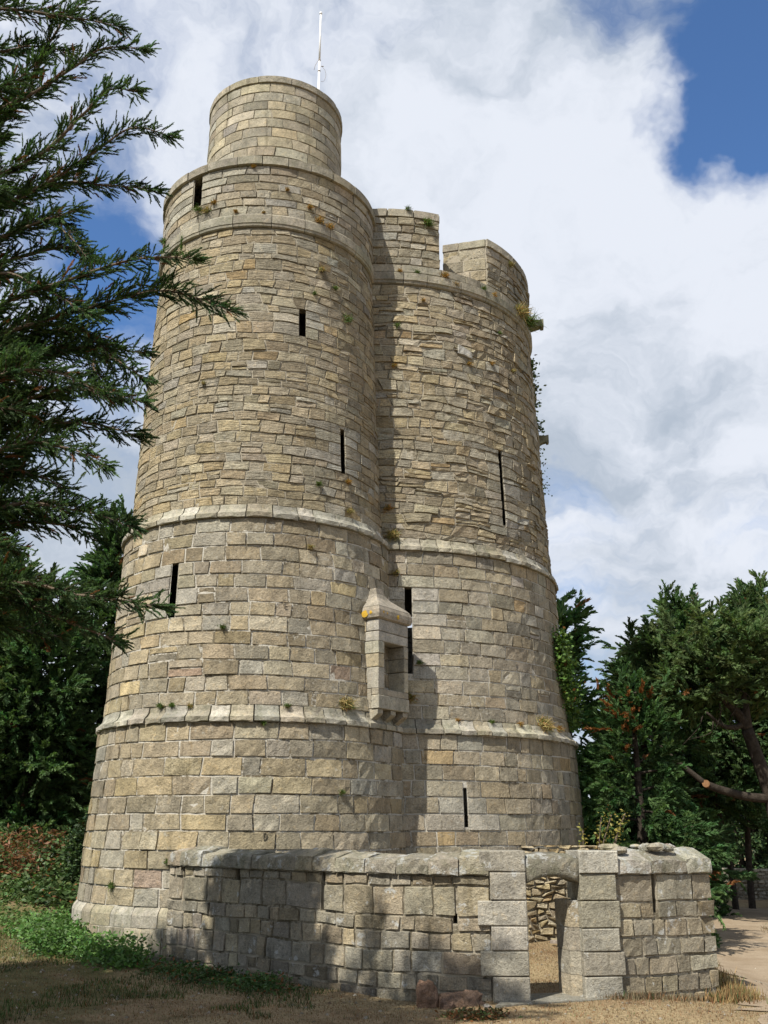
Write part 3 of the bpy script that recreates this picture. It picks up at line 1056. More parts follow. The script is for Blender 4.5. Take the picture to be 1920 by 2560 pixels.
mblock('cornice_block', 0.508, WID, 0.288, 0.98, 5.473, 5.69)


def loft(secs, back_=1.0):
    V, F = [], []
    for (a0, a1, b0, z_) in secs:
        V += [(a0, b0, z_), (a1, b0, z_), (a1, back_, z_), (a0, back_, z_)]
    for k_ in range(len(secs) - 1):
        for e_ in range(4):
            e2 = (e_ + 1) % 4
            F.append((4 * k_ + e_, 4 * k_ + e2, 4 * k_ + 4 + e2, 4 * k_ + 4 + e_))
    F.append((0, 3, 2, 1))
    e_ = 4 * (len(secs) - 1)
    F.append((e_, e_ + 1, e_ + 2, e_ + 3))
    return np.array(V), F


V, F = loft([(0.0, WID, 0.0, 5.694), (-0.045, WID + 0.045, -0.045, 5.72), (-0.06, WID + 0.06, -0.06, 5.79), (-0.055, WID + 0.055, -0.055, 5.86), (-0.03, WID + 0.03, -0.03, 5.93)])
mk('roof_stone', to_m(V), F, M_DRESSED, BOX, (0.292, 0.259, 0.212), smooth=False)
V, F = loft([(-0.03, WID + 0.03, -0.03, 5.936), (0.02, WID - 0.06, 0.02, 6.0), (0.09, WID - 0.22, 0.08, 6.06), (0.16, 0.60, 0.15, 6.13), (0.20, 0.48, 0.19, 6.22), (0.215, 0.44, 0.205, 6.33)])
mk('roof_stone', to_m(V), F, M_DRESSED, BOX, (0.299, 0.270, 0.226), smooth=False)
# orange lichen on the roof mouldings: thin crusts of their own
m, q = new_mat('orange_lichen')
t = q.n('ShaderNodeTexCoord').outputs['Object']
finish(q, q.mix(q.noise(t, 30, 4, 0.7), c4((0.42, 0.24, 0.02)), c4((0.55, 0.36, 0.05))), 0.95, q.noise(t, 60, 3), 0.6, 0.01)
M_OLICHEN = m
bagm = Bag()


def crust(a_, b_, z_, face, rr):
    k_ = 9
    V = []
    for t_ in range(k_):
        an = 2 * math.pi * t_ / k_
        r_ = rr * rng.uniform(0.55, 1.2)
        du, dz = r_ * math.cos(an), r_ * math.sin(an)
        if face == 'front':
            V.append((a_ + du, -0.064 + 0.0, z_ + dz))
        else:
            V.append((-0.064, b_ + du, z_ + dz))
    V.append((a_, -0.070, z_) if face == 'front' else (-0.070, b_, z_))
    bagm.add(to_m(V), [(t_, (t_ + 1) % k_, k_) for t_ in range(k_)])


crust(0, 0.27, 5.80, 'side', 0.075)
crust(0, 0.13, 5.81, 'side', 0.035)
crust(0.08, 0, 5.82, 'front', 0.03)
crust(0.55, 0, 5.80, 'front', 0.05)
crust(0.20, 0, 5.81, 'front', 0.02)
bagm.build('lichen_patches', M_OLICHEN, BOX, smooth=False, kind='stuff')
for a_ in (0.09, 0.50, 0.89):
    prof = [(0.02, 4.054), (0.02, 3.98), (0.05, 3.95), (0.16, 3.88), (0.28, 3.80), (0.40, 3.70), (0.9, 3.70), (0.9, 4.054)]
    V = [(a_ - 0.08, b_, z_) for (b_, z_) in prof] + [(a_ + 0.08, b_, z_) for (b_, z_) in prof]
    m_ = len(prof)
    F = [tuple(range(m_)), tuple(range(2 * m_ - 1, m_ - 1, -1))] + [(k_, (k_ + 1) % m_, m_ + (k_ + 1) % m_, m_ + k_) for k_ in range(m_)]
    mk('corbel', to_m(V), F, M_DRESSED, BOX, pick(dict(buff=1, grey=2), 0.05), smooth=False)


# water spouts
def spout(name, c, th, r_, z_, ln, w_, sag):
    e = radial(th)
    tn = np.array([-e[1], e[0]])
    V, F = [], []
    secs = [(-0.2, 0.10, -0.14), (0.02, 0.10, -0.15), (ln * 0.45, 0.09, -0.08 - sag * .3), (ln * 0.75, 0.09, -0.075), (ln * 0.8, 0.10, -0.11), (ln, 0.105, -0.10)]
    for (d_, zt_, zb_) in secs:
        for (s_, zz_) in ((-w_, zb_), (w_, zb_), (w_, zt_), (-w_, zt_)):
            p = c + e * (r_ + d_) + tn * s_
            V.append((p[0], p[1], z_ + zz_))
    for k_ in range(len(secs) - 1):
        for e_ in range(4):
            e2 = (e_ + 1) % 4
            F.append((4 * k_ + e_, 4 * k_ + 4 + e_, 4 * k_ + 4 + e2, 4 * k_ + e2))
    F.append((0, 1, 2, 3))
    e_ = 4 * (len(secs) - 1)
    F.append((e_ + 3, e_ + 2, e_ + 1, e_))
    mk(name, V, F, M_DRESSED, ROOT, (0.175, 0.175, 0.124), smooth=False)


spout('water_spout', B_C, R(-6), 3.84, 14.45, 0.36, 0.12, 0.1)
spout('water_spout', B_C, R(-5), 3.92, 11.28, 0.26, 0.08, 0.05)
spout('water_spout', A_C, R(-168), 2.50, 9.85, 0.07, 0.07, 0.02)

# odd white stone standing proud in the rubble of the right tower
th_ = R(-61.5)
Vt, Ft, _, sm_ = stone(mapB, th_ - 0.05, th_ + 0.052, lambda s: 12.05 - 0.5 * (s - th_) + 0 * s, lambda s: 12.28 - 0.9 * (s - th_), 0.40, 0.0, 0.045, 0.02, 0.02, 0.1)
mk('stone', Vt, Ft, M_STONE, ROOT, (0.402, 0.394, 0.365), sm_, label='pale lichened stone standing proud of the rubble')

# flagpole (rests on the tower, its own thing)
FP = empty('flagpole', (-1.63, 20.4, 15.36), 'thin white flagpole standing on the roof behind the small turret', 'flagpole')
base = np.array([-1.635, 20.4, 15.36])
top = np.array([-1.605, 20.4, 21.75])
at_ = lambda z_: base + (top - base) * ((z_ - 15.36) / (21.75 - 15.36))
V, F = tube([at_(15.36), at_(20.3)], [0.029, 0.027], 12)
mk('pole', V, F, M_POLE, FP)
V, F = tube([at_(20.28), at_(21.75)], [0.025, 0.022], 12)
mk('pole', V, F, M_POLE, FP)
V, F = tube([at_(21.74), at_(21.79)], [0.035, 0.033], 12)
mk('pole_cap', V, F, M_POLE, FP)
for z_ in (20.28, 19.95):
    V, F = tube([at_(z_), at_(z_ + 0.04)], [0.032, 0.032], 12)
    mk('clamp', V, F, M_GREYPLANK, FP)
V, F = tube(catmull([at_(20.12) + (0.05, -0.02, 0), at_(20.0) + (0.14, 0, 0), at_(19.85) + (0.17, 0, 0), at_(19.68) + (0.13, 0, 0), at_(19.66) + (0.05, 0, 0)], 5), [0.004] * 21, 5)
mk('halyard', V, F, M_GREYPLANK, FP)
V, F = tube([at_(20.28) + (-0.04, 0, 0), at_(20.15) + (-0.10, 0, 0), at_(20.0) + (-0.13, 0, 0)], [0.005] * 3, 5)
mk('halyard', V, F, M_GREYPLANK, FP)
V, F = tube([at_(20.10) + (0.05, -0.02, 0), at_(20.10) + (0.11, -0.02, 0)], [0.012, 0.01], 6)
mk('cleat', V, F, M_GREYPLANK, FP)

# ------------------------------------------------------------------ enclosure wall in front
WL = catmull([(-3.44, 16.98, 0), (-2.62, 16.08, 0), (-1.75, 15.22, 0), (-.80, 14.38, 0), (-.1, 13.8, 0), (.6, 13.42, 0), (1.33, 13.26, 0), (1.76, 13.26, 0)], 14)
WR = catmull([(2.46, 13.48, 0), (2.92, 13.54, 0), (3.6, 13.76, 0), (4.33, 14.10, 0)], 14)


def curve_map(P, zfun=None):
    P = P[:, :2]
    seg = np.linalg.norm(np.diff(P, axis=0), axis=1)
    cum = np.concatenate([[0], np.cumsum(seg)])
    T = np.gradient(P, axis=0)
    T /= np.linalg.norm(T, axis=1)[:, None]
    N = np.stack([T[:, 1], -T[:, 0]], 1)          # outward: towards the camera

    def f(s, z, off):
        x = np.interp(s, cum, P[:, 0]) + np.interp(s, cum, N[:, 0]) * off
        y = np.interp(s, cum, P[:, 1]) + np.interp(s, cum, N[:, 1]) * off
        return np.stack([x, y, z + 0 * s], -1)
    return f, cum[-1]


mapL, LL = curve_map(WL)
mapR, LR = curve_map(WR)
EW = empty('enclosure_wall', (0.5, 13.9, 0), 'low curved stone enclosure wall with an arched doorway in front of the tower', 'wall')
palW = lambda s, z: dict(grey=3, buff=1.2, brown=2.2, lgrey=0.4, dgrey=2.0, tan=1.6)


def wall_stones(mapf, s0, s1, zlist, wlist, holes, **kw):
    for k_ in range(len(zlist) - 1):
        L_ = courses(mapf, s0, s1, zlist[k_], zlist[k_ + 1], lambda z: zlist[k_ + 1] - zlist[k_], lambda z: wlist[k_], lambda z: 1.0,
                     [h for h in holes], wob=0.0, gap=0.024, psd=0.013, rough=0.010, bevel=0.026, back=0.10, pal=palW, slant=0.015)
        for d in L_:
            mk('stone', d['V'], d['F'], M_WALLST, EW, d['tint'], d['sm'])


smooth_wave = [wavy(0.02, 0.6) for _ in range(9)]


def wavy_wall(mapf, s0, s1, zlist, wlist, holes, top_flat=True):
    n_ = len(zlist) - 1
    for k_ in range(n_):
        a_, b_ = zlist[k_], zlist[k_ + 1]
        za = (lambda s, a_=a_, w=smooth_wave[k_]: a_ + w(s)) if k_ > 0 else (lambda s, a_=a_: a_ + 0 * s)
        zb = (lambda s, b_=b_, w=smooth_wave[k_ + 1]: b_ + w(s)) if k_ < n_ - 1 else (lambda s, b_=b_: b_ + 0 * s)
        spans = [(s0, s1)]
        for (h0, h1, ha, hb) in holes:
            if min(b_, hb) - max(a_, ha) > 0.4 * (b_ - a_):
                spans = [x for (p0, p1) in spans for x in (((p0, h0), (h1, p1)) if p0 < h0 < p1 else ((p0, p1),))]
        for (p0, p1) in spans:
            cuts = [p0]
            while True:
                w_ = wlist[k_] * rng.uniform(0.55, 1.45)
                if p1 - cuts[-1] < 1.5 * w_:
                    break
                cuts.append(cuts[-1] + w_)
            cuts.append(p1)
            sls = [0.012 * rng.normal() for _ in cuts]
            sls[0] = sls[-1] = 0
            for q_ in range(len(cuts) - 1):
                Vt, Ft, _, sm_ = stone(mapf, cuts[q_], cuts[q_ + 1], za, zb, cuts[q_ + 1] - cuts[q_], 0.015 * rng.uniform(.7, 1.5), max(-0.006, 0.009 * rng.normal()), 0.007, 0.013, 0.10,
                                  (sls[q_], sls[q_ + 1]), cell=0.09, tilt=0.006)
                mk('stone', Vt, Ft, M_WALLST, EW, pick(palW(0, 0), 0.13) * 0.92, sm_)


zL = [-0.12, 0.11, 0.29, 0.56, 0.78, 0.96, 1.31, 1.445]
wL = [0.42, 0.30, 0.36, 0.32, 0.34, 0.52, 0.34]
HL = [(0.42, 0.47, 1.10, 1.445), (1.85, 1.93, 1.28, 1.445), (3.62, 3.70, 0.96, 1.445), (LL - 0.92, LL - 0.86, 0.88, 1.0)]
wavy_wall(mapL, 0.0, LL - 0.44, zL, wL, HL)
zR = [-0.25, 0.05, 0.26, 0.47, 0.70, 0.92, 1.12, 1.445]
wR = [0.30, 0.30, 0.30, 0.27, 0.30, 0.30, 0.42]
HR = [(1.02, 1.08, 0.98, 1.445)]
wavy_wall(mapR, 0.46, LR, zR, wR, HR)


# wall body (mortar) behind the facing
def wall_body(mapf, s0, s1, z0, z1, thick, holes, rec, name, mat, parent):
    S = sorted(set(np.linspace(s0, s1, max(6, int((s1 - s0) / 0.2)))) | {h[0] for h in holes} | {h[1] for h in holes})
    Zc = sorted({z0, z1} | {h[2] for h in holes} | {h[3] for h in holes})
    S, Zc = np.array(S), np.array(Zc)
    SS, ZZ = np.meshgrid(S, Zc)
    V = list(mapf(SS, ZZ, np.full(SS.shape, -rec)).reshape(-1, 3))
    F = []
    ns = len(S)
    for a_ in range(len(Zc) - 1):
        for b_ in range(ns - 1):
            sm, zm = (S[b_] + S[b_ + 1]) / 2, (Zc[a_] + Zc[a_ + 1]) / 2
            if any(h[0] < sm < h[1] and h[2] < zm < h[3] for h in holes):
                continue
            k_ = a_ * ns + b_
            F.append((k_, k_ + 1, k_ + ns + 1, k_ + ns))
    for h in holes:
        b0 = len(V)
        for dep in (-rec, -0.26):
            for (s_, z_) in ((h[0], h[2]), (h[1], h[2]), (h[1], h[3]), (h[0], h[3])):
                V.append(mapf(np.array([s_]), np.array([z_]), np.array([dep]))[0])
        for k_ in range(4):
            k2 = (k_ + 1) % 4
            F.append((b0 + k_, b0 + k2, b0 + 4 + k2, b0 + 4 + k_))
        F.append((b0 + 4, b0 + 5, b0 + 6, b0 + 7))
    # back, top and ends
    b0 = len(V)
    for s_ in S:
        for z_ in (z0, z1):
            V.append(mapf(np.array([s_]), np.array([z_]), np.array([-thick]))[0])
    for k_ in range(ns - 1):
        F.append((b0 + 2 * k_ + 2, b0 + 2 * k_, b0 + 2 * k_ + 1, b0 + 2 * k_ + 3))
    top0 = (len(Zc) - 1) * ns
    for k_ in range(ns - 1):
        F.append((top0 + k_, top0 + k_ + 1, b0 + 2 * k_ + 3, b0 + 2 * k_ + 1))
    for (fr, bk) in ((0, b0), (ns - 1, b0 + 2 * (ns - 1))):
        F.append((fr, top0 + fr, bk + 1, bk) if fr == 0 else (bk, bk + 1, top0 + fr, fr))
    return mk(name, V, F, mat, parent, smooth=False)


wall_body(mapL, 0.0, LL - 0.40, -0.3, 1.44, 0.50, HL, 0.023, 'wall_core', M_MORTAR_D, EW)
wall_body(mapR, 0.40, LR - 0.06, -0.45, 1.44, 0.50, HR, 0.023, 'wall_core', M_MORTAR_D, EW)


# coping stones: heavy blocks with a slope up towards the back
def coping(mapf, s0, s1, zb, lens, h_front, rise, parent, pal, front=0.055, depth=0.55, hj=0.012):
    s = s0
    while s < s1 - 0.05:
        w_ = rng.uniform(*lens)
        e = min(s + w_, s1)
        if s1 - e < 0.18:
            e = s1
        nS = 6
        hf = h_front + hj * rng.normal()
        rs_ = rise + hj * rng.normal()
        fj = front + 0.012 * rng.normal()
        prof = [(fj - 0.015, zb), (fj, zb + 0.015), (fj - 0.004, zb + hf * 0.6), (fj - 0.015, zb + hf * 0.93), (fj - 0.05, zb + hf + 0.012 * rng.normal()),
                (fj - 0.10 - 0.12, zb + hf + rs_ * 0.45), (fj - depth * 0.62, zb + hf + rs_), (fj - depth * 0.92, zb + hf + rs_ * 0.9), (fj - depth, zb + hf * 0.5), (fj - depth, zb)]
        V, F = [], []
        m_ = len(prof)
        for k_, u in enumerate(np.linspace(0, 1, nS)):
            s_ = s + 0.006 + (e - s - 0.012) * u
            endk = 0.010 if k_ in (0, nS - 1) else 0
            for q_, (o_, z_) in enumerate(prof):
                jx = 0.006 * rng.normal() if 0 < q_ < m_ - 1 else 0
                jz = 0.006 * rng.normal() if 0 < q_ < m_ - 1 else 0.004 * rng.normal()
                sh = endk if 0 < q_ < m_ - 1 else 0
                V.append(mapf(np.array([s_]), np.array([z_ - (sh if q_ > 2 else 0) + jz]), np.array([o_ - (sh if q_ < 5 else -sh) + jx]))[0])
        for k_ in range(nS - 1):
            for q_ in range(m_):
                q2 = (q_ + 1) % m_
                F.append((k_ * m_ + q_, (k_ + 1) * m_ + q_, (k_ + 1) * m_ + q2, k_ * m_ + q2))
        F.append(tuple(range(m_)))
        F.append(tuple((nS - 1) * m_ + q_ for q_ in range(m_ - 1, -1, -1)))
        mk('coping_stone', V, F, M_COPING, parent, pick(pal), smooth=False)
        s = e


coping(mapL, 0.0, LL - 0.45, 1.448, (0.32, 0.66), 0.20, 0.07, EW, dict(grey=3, brown=1, buff=1, dgrey=2))
coping(mapR, 0.50, LR + 0.02, 1.448, (0.34, 0.6), 0.18, 0.12, EW, dict(lgrey=2, grey=3, buff=1))
# loose rubble bedded on the right-hand coping
for k_ in range(10):
    s_ = rng.uniform(0.5, LR - 0.25)
    o_ = -rng.uniform(0.12, 0.42)
    p = mapR(np.array([s_]), np.array([1.62 + 0.16 + rng.uniform(-0.05, 0.01)]), np.array([o_]))[0]
    sz = np.array([rng.uniform(.07, .16), rng.uniform(.05, .10), rng.uniform(.03, .06)])
    V = []
    for a_ in range(5):
        for b_ in range(7):
            la, lo = -1.3 + 2.6 * a_ / 4, 2 * math.pi * b_ / 7
            d_ = np.array([math.cos(la) * math.cos(lo), math.cos(la) * math.sin(lo), math.sin(la)])
            V.append(p + d_ * sz * rng.uniform(0.8, 1.15))
    F = [(a_ * 7 + b_, a_ * 7 + (b_ + 1) % 7, (a_ + 1) * 7 + (b_ + 1) % 7, (a_ + 1) * 7 + b_) for a_ in range(4) for b_ in range(7)]
    F += [tuple(range(6, -1, -1)), tuple(range(28, 35))]
    mk('rubble_cap_stone', V, F, M_COPING, EW, pick(dict(grey=2, buff=2, lgrey=1, red=.3)), smooth=False)


# doorway: piers of squared blocks, lintel with a segmental soffit, threshold
def pier(mapf, s0, s1, zlist, quoin, thick, front, side, name):
    core_ = None
    for k_ in range(len(zlist) - 1):
        ext = quoin if k_ % 2 == 1 else 0.0
        a0, a1 = (s0 - ext * rng.uniform(.7, 1), s1) if side > 0 else (s0, s1 + ext * rng.uniform(.2, .6))
        j_ = 0.006 * rng.normal()
        bev = 0.012
        V, F = [], []
        secs = []
        prof = [(s_, o_) for (s_, o_) in ((a0, front - bev), (a0 + bev, front), (a1 - bev, front), (a1, front - bev), (a1, -thick), (a0, -thick))]
        z0_, z1_ = zlist[k_] + 0.005, zlist[k_ + 1] - 0.005
        for (z_, ins) in ((z0_, bev), (z0_ + bev, 0), ((z0_ + z1_) / 2, -0.003), (z1_ - bev, 0), (z1_, bev)):
            for q_, (s_, o_) in enumerate(prof):
                oo = o_ + j_ - (ins if q_ < 4 else 0) + 0.003 * rng.normal()
                V.append(mapf(np.array([s_]), np.array([z_]), np.array([oo]))[0])
        for r_ in range(4):
            for q_ in range(6):
                q2 = (q_ + 1) % 6
                F.append((r_ * 6 + q_, r_ * 6 + q2, (r_ + 1) * 6 + q2, (r_ + 1) * 6 + q_))
        F.append((5, 4, 3, 2, 1, 0))
        F.append((24, 25, 26, 27, 28, 29))
        blk = mk('pier_block', V, F, M_WALLST, EW, pick(dict(lgrey=4, grey=2), 0.07), smooth=False)


pier(mapL, LL - 0.44, LL, [-0.02, 0.30, 0.585, 0.865, 1.16, 1.49, 1.745], 0.16, 0.50, 0.07, 1, 'door_pier')
pier(mapR, 0.0, 0.47, [-0.06, 0.27, 0.55, 0.82, 1.14, 1.46, 1.74], 0.10, 0.50, 0.07, -1, 'door_pier')
# rebated inner jamb on the right side, a little narrower than the front
dv = np.array([WR[0][0] - WL[-1][0], WR[0][1] - WL[-1][1]])
dl = np.linalg.norm(dv)
dv /= dl
dn = np.array([dv[1], -dv[0]])
for k_, (z0_, z1_) in enumerate(((-0.06, 0.27), (0.275, 0.545), (0.55, 0.82), (0.825, 1.14))):
    p0 = np.array([WR[0][0], WR[0][1]])
    V = []
    w_ = 0.085 + 0.012 * rng.normal()
    for z_ in (z0_, z1_):
        for (u, o_) in ((0.01, -0.06), (-w_, -0.16), (-w_, -0.5), (0.01, -0.5)):
            p = p0 + dv * u + dn * o_
            V.append((p[0], p[1], z_))
    F = [(0, 1, 5, 4), (1, 2, 6, 5), (2, 3, 7, 6), (3, 0, 4, 7), (3, 2, 1, 0), (4, 5, 6, 7)]
    mk('jamb_block', V, F, M_WALLST, EW, pick(dict(grey=2, buff=1, brown=.5), 0.06), smooth=False)
# lintel
pA = np.array([WL[-1][0], WL[-1][1]]) + dn * 0.045
V, F = [], []
nS = 12
for u in np.linspace(0, 1, nS):
    x = 0.004 + (dl - 0.008) * u
    bow = 0.075 * (1 - (2 * u - 1) ** 2)
    zs_ = (1.355 + bow, 1.40 + bow, 1.625 + bow * 0.55, 1.665 + bow * 0.55)
    for (o_, z_) in ((-0.015, zs_[0]), (0.0, zs_[1]), (0.0, zs_[2]), (-0.06, zs_[3]), (-0.34, zs_[3] + 0.015), (-0.34, zs_[0])):
        p = pA + dv * x + dn * (o_ + 0.004 * rng.normal())
        V.append((p[0], p[1], z_ + 0.006 * rng.normal()))
for k_ in range(nS - 1):
    for q_ in range(6):
        q2 = (q_ + 1) % 6
        F.append((k_ * 6 + q_, (k_ + 1) * 6 + q_, (k_ + 1) * 6 + q2, k_ * 6 + q2))
F.append(tuple(range(6)))
F.append(tuple((nS - 1) * 6 + q_ for q_ in range(5, -1, -1)))
mk('lintel', V, F, M_COPING, EW, (0.241, 0.226, 0.182), label='arched lichened lintel over the doorway')
# threshold slab
V = []
for z_ in (-0.08, 0.035):
    for (u, o_) in ((-0.55, 0.22), (dl + 0.5, 0.20), (dl + 0.05, -0.45), (-0.05, -0.45)):
        p = np.array([WL[-1][0], WL[-1][1]]) + dv * u + dn * o_
        V.append((p[0], p[1], z_))
F = [(0, 1, 5, 4), (1, 2, 6, 5), (2, 3, 7, 6), (3, 0, 4, 7), (3, 2, 1, 0), (4, 5, 6, 7)]
mk('threshold', V, F, M_WALLST, EW, (0.219, 0.212, 0.182), smooth=False)

# right-hand return of the enclosure, rough rubble inside, seen through the doorway
RT = catmull([(2.6, 19.95, 0), (3.2, 20.05, 0), (3.7, 19.8, 0), (3.95, 19.0, 0), (4.0, 17.6, 0), (3.86, 15.8, 0), (3.68, 14.6, 0)], 10)
mapRT, LRT = curve_map(RT[::-1] if False else RT)
RW = empty('rubble_wall', (4.2, 18.5, 0), 'rough yellow rubble wall seen through the doorway', 'wall')
mapIn = mapRT
zc = [-0.2]
while zc[-1] < 1.62:
    zc.append(zc[-1] + rng.uniform(0.10, 0.17))
bagm = Bag()
for d in courses(mapIn, 0.0, 2.2, -0.1, 1.72, lambda z: rng.uniform(0.07, 0.16), lambda z: 0.19, lambda z: 1.0, wob=0.05, per=0.12, gap=0.022, psd=0.025, rough=0.016, bevel=0.02, brick_split=0.15,
                 back=0.16, pal=dict(tan=3, gold=3, ochre=2.2, buff=2, brown=1), slant=0.05):
    mk('stone', d['V'], d['F'], M_STONE, RW, d['tint'], d['sm'])
for d in courses(mapIn, 2.2, LRT, -0.4, 1.60, lambda z: rng.uniform(0.14, 0.2), lambda z: 0.34, lambda z: 1.0, wob=0.05, per=0.2, gap=0.03, psd=0.03, rough=0.02, bevel=0.03,
                 back=0.16, pal=dict(tan=3, gold=1, buff=2, brown=1, grey=2), slant=0.05):
    bagm.add(d['V'], d['F'], d['tint'], d['sm'])
bagm.build('rubble_stonework', M_STONE, RW, kind='stuff')
wall_body(mapRT, 0.0, LRT, -0.5, 1.58, 0.5, [], 0.06, 'wall_core', M_MORTAR_D, RW)
# outer facing of the return wall (seen only from the side)
mapOut, LO = curve_map(np.array([(p[0] - 0.0, p[1], 0) for p in RT[::-1]]))


# ------------------------------------------------------------------ far boundary wall
BWP = catmull([(10.6, 38.6, 0), (12.0, 39.4, 0), (13.2, 38.0, 0), (14.4, 38.2, 0), (16.5, 36.6, 0), (19, 35.4, 0)], 8)
mapBW, LBW = curve_map(BWP)
BW = empty('boundary_wall', (14, 38, -0.4), 'low dry stone boundary wall in the shade at the far end of the track', 'wall')
bagm = Bag()
for d in courses(mapBW, 0.0, LBW, -0.5, 0.66, lambda z: rng.uniform(0.11, 0.17), lambda z: 0.30, lambda z: 1.0, wob=0.03, per=0.3, gap=0.03, psd=0.03, rough=0.02, bevel=0.03, back=0.15,
                 pal=dict(grey=3, lgrey=1.5, buff=1.5, dgrey=1), slant=0.03):
    bagm.add(d['V'], d['F'], d['tint'], d['sm'])
bagm.build('stonework', M_WALLST, BW, kind='stuff')
wall_body(mapBW, 0.0, LBW, -0.6, 0.62, 0.5, [], 0.05, 'wall_core', M_MORTAR_D, BW)

exec_foliage = True
# ------------------------------------------------------------------ foliage
def spray_proto(nb, seed, flat=0.45, blade=0.30, wid=0.055, spread=38):
    """feathery spray of scale-leaf twigs, unit length along +x; returns triangles (nb,3,3)"""
    r_ = np.random.default_rng(seed)
    T = []
    for k_ in range(nb):
        t_ = (k_ + r_.uniform(0, 1)) / nb
        an = r_.uniform(0, 2 * math.pi)
        sp = R(spread) * r_.uniform(0.5, 1.3)
        d_ = np.array([math.cos(sp), math.sin(sp) * math.cos(an), math.sin(sp) * math.sin(an) * flat])
        d_ /= np.linalg.norm(d_)
        ln = blade * (1.1 - 0.65 * t_) * r_.uniform(0.7, 1.3)
        p = np.array([t_ * 0.85, 0, 0.04 * math.sin(3 * t_)])
        s_ = np.cross(d_, r_.normal(size=3))
        s_ /= np.linalg.norm(s_)
        T.append([p - d_ * 0.02 + s_ * wid * 0.5, p + d_ * ln, p - d_ * 0.02 - s_ * wid * 0.5 + d_ * ln * 0.25])
    return np.array(T)


PROTO = [spray_proto(36, s, 0.7, 0.25, 0.075, 32) for s in range(8)]
PROTO_LO = [spray_proto(22, 40 + s, 0.65, 0.36, 0.15) for s in range(5)]


def sprays_mesh(pos, dirs, size, tint, protos):
    """place sprays; pos (N,3), dirs (N,3), size (N,), tint (N,3) -> V, F, tints"""
    N = len(pos)
    d_ = dirs / (np.linalg.norm(dirs, axis=1)[:, None] + 1e-9)
    up = np.tile(np.array([0, 0, 1.0]), (N, 1)) + 0.45 * rng.normal(size=(N, 3))
    y_ = np.cross(up, d_)
    y_ /= np.linalg.norm(y_, axis=1)[:, None] + 1e-9
    z_ = np.cross(d_, y_)
    which = rng.integers(0, len(protos), N)
    Vs, Ts = [], []
    for k_, P in enumerate(protos):
        m_ = which == k_
        if not m_.any():
            continue
        nb = len(P)
        Q = P.reshape(-1, 3)
        V = (Q[None, :, 0, None] * d_[m_][:, None] + Q[None, :, 1, None] * y_[m_][:, None] + Q[None, :, 2, None] * z_[m_][:, None]) * size[m_][:, None, None] + pos[m_][:, None]
        Vs.append(V.reshape(-1, 3))
        Ts.append(np.repeat(tint[m_], nb * 3, axis=0))
    V = np.vstack(Vs)
    F = np.arange(len(V)).reshape(-1, 3)
    return V, F, np.vstack(Ts)


def unit(v):
    return v / (np.linalg.norm(v) + 1e-9)


def branch_sprays(pts, thick, dens, seglen, ssize, droop=0.0, t_start=0.05, tipfan=True):
    """side twigs and sprays along a limb polyline. returns pos, dir, size lists and twig tubes"""
    pts = np.asarray(pts, float)
    seg = np.linalg.norm(np.diff(pts, axis=0), axis=1)
    cum = np.concatenate([[0], np.cumsum(seg)])
    L_ = cum[-1]
    pos, dr, sz, twigs = [], [], [], []
    n_ = max(3, int(L_ * dens))
    for k_ in range(n_):
        t_ = t_start + (1 - t_start) * (k_ + rng.uniform(0, 1)) / n_
        s_ = t_ * L_
        p = np.array([np.interp(s_, cum, pts[:, a_]) for a_ in range(3)])
        q_ = np.array([np.interp(min(s_ + 0.1, L_), cum, pts[:, a_]) for a_ in range(3)])
        p_ = np.array([np.interp(max(s_ - 0.1, 0), cum, pts[:, a_]) for a_ in range(3)])
        ax = unit(q_ - p_)
        sd = unit(np.cross(ax, rng.normal(size=3)))
        sd[2] *= 0.75
        an = R(rng.uniform(28, 62))
        d_ = unit(ax * math.cos(an) + sd * math.sin(an) + np.array([0, 0, 0.14 - droop]))
        ln = thick * (0.25 + 0.9 * (1 - t_) ** 0.6) * rng.uniform(0.55, 1.2)
        ns_ = max(1, int(ln / seglen))
        for m_ in range(ns_):
            u = (m_ + rng.uniform(0.2, 1)) / ns_
            pp = p + d_ * ln * u + np.array([0, 0, -droop * 0.2 * u * u])
            dd = unit(d_ + 0.38 * rng.normal(size=3) + 0.25 * ax)
            pos.append(pp)
            dr.append(dd)
            sz.append(ssize * rng.uniform(0.65, 1.25) * (1 - 0.25 * t_))
        twigs.append((p, p + d_ * ln * 0.9))
    if tipfan:
        axt = unit(pts[-1] - pts[-2])
        for _ in range(5):
            pos.append(pts[-1] - axt * ssize * rng.uniform(0, 0.8))
            dr.append(unit(axt + 0.22 * rng.normal(size=3)))
            sz.append(ssize * rng.uniform(0.8, 1.1))
    return pos, dr, sz, twigs


def foliage_tint(N, base, var=0.25, brown=0.0, fresh=0.0):
    t_ = np.tile(np.array(base), (N, 1)) * (1 + var * rng.normal(size=(N, 1)))
    t_[:, 0] *= 1 + 0.12 * rng.normal(size=N)
    if fresh:
        m_ = rng.random(N) < fresh
        t_[m_] = np.array((0.080, 0.135, 0.045)) * (1 + 0.2 * rng.normal(size=(m_.sum(), 1)))
    if brown:
        m_ = rng.random(N) < brown
        t_[m_] = np.array((0.17, 0.075, 0.03)) * (1 + 0.2 * rng.normal(size=(m_.sum(), 1)))
    return np.clip(t_, 0.008, 0.5)


def twig_bag(bag, twigs, r0=0.008, every=1):
    for k_, (a_, b_) in enumerate(twigs):
        if k_ % every:
            continue
        V, F = tube([a_, b_], [r0, r0 * 0.4], 3, cap=False)
        bag.add(V, F)


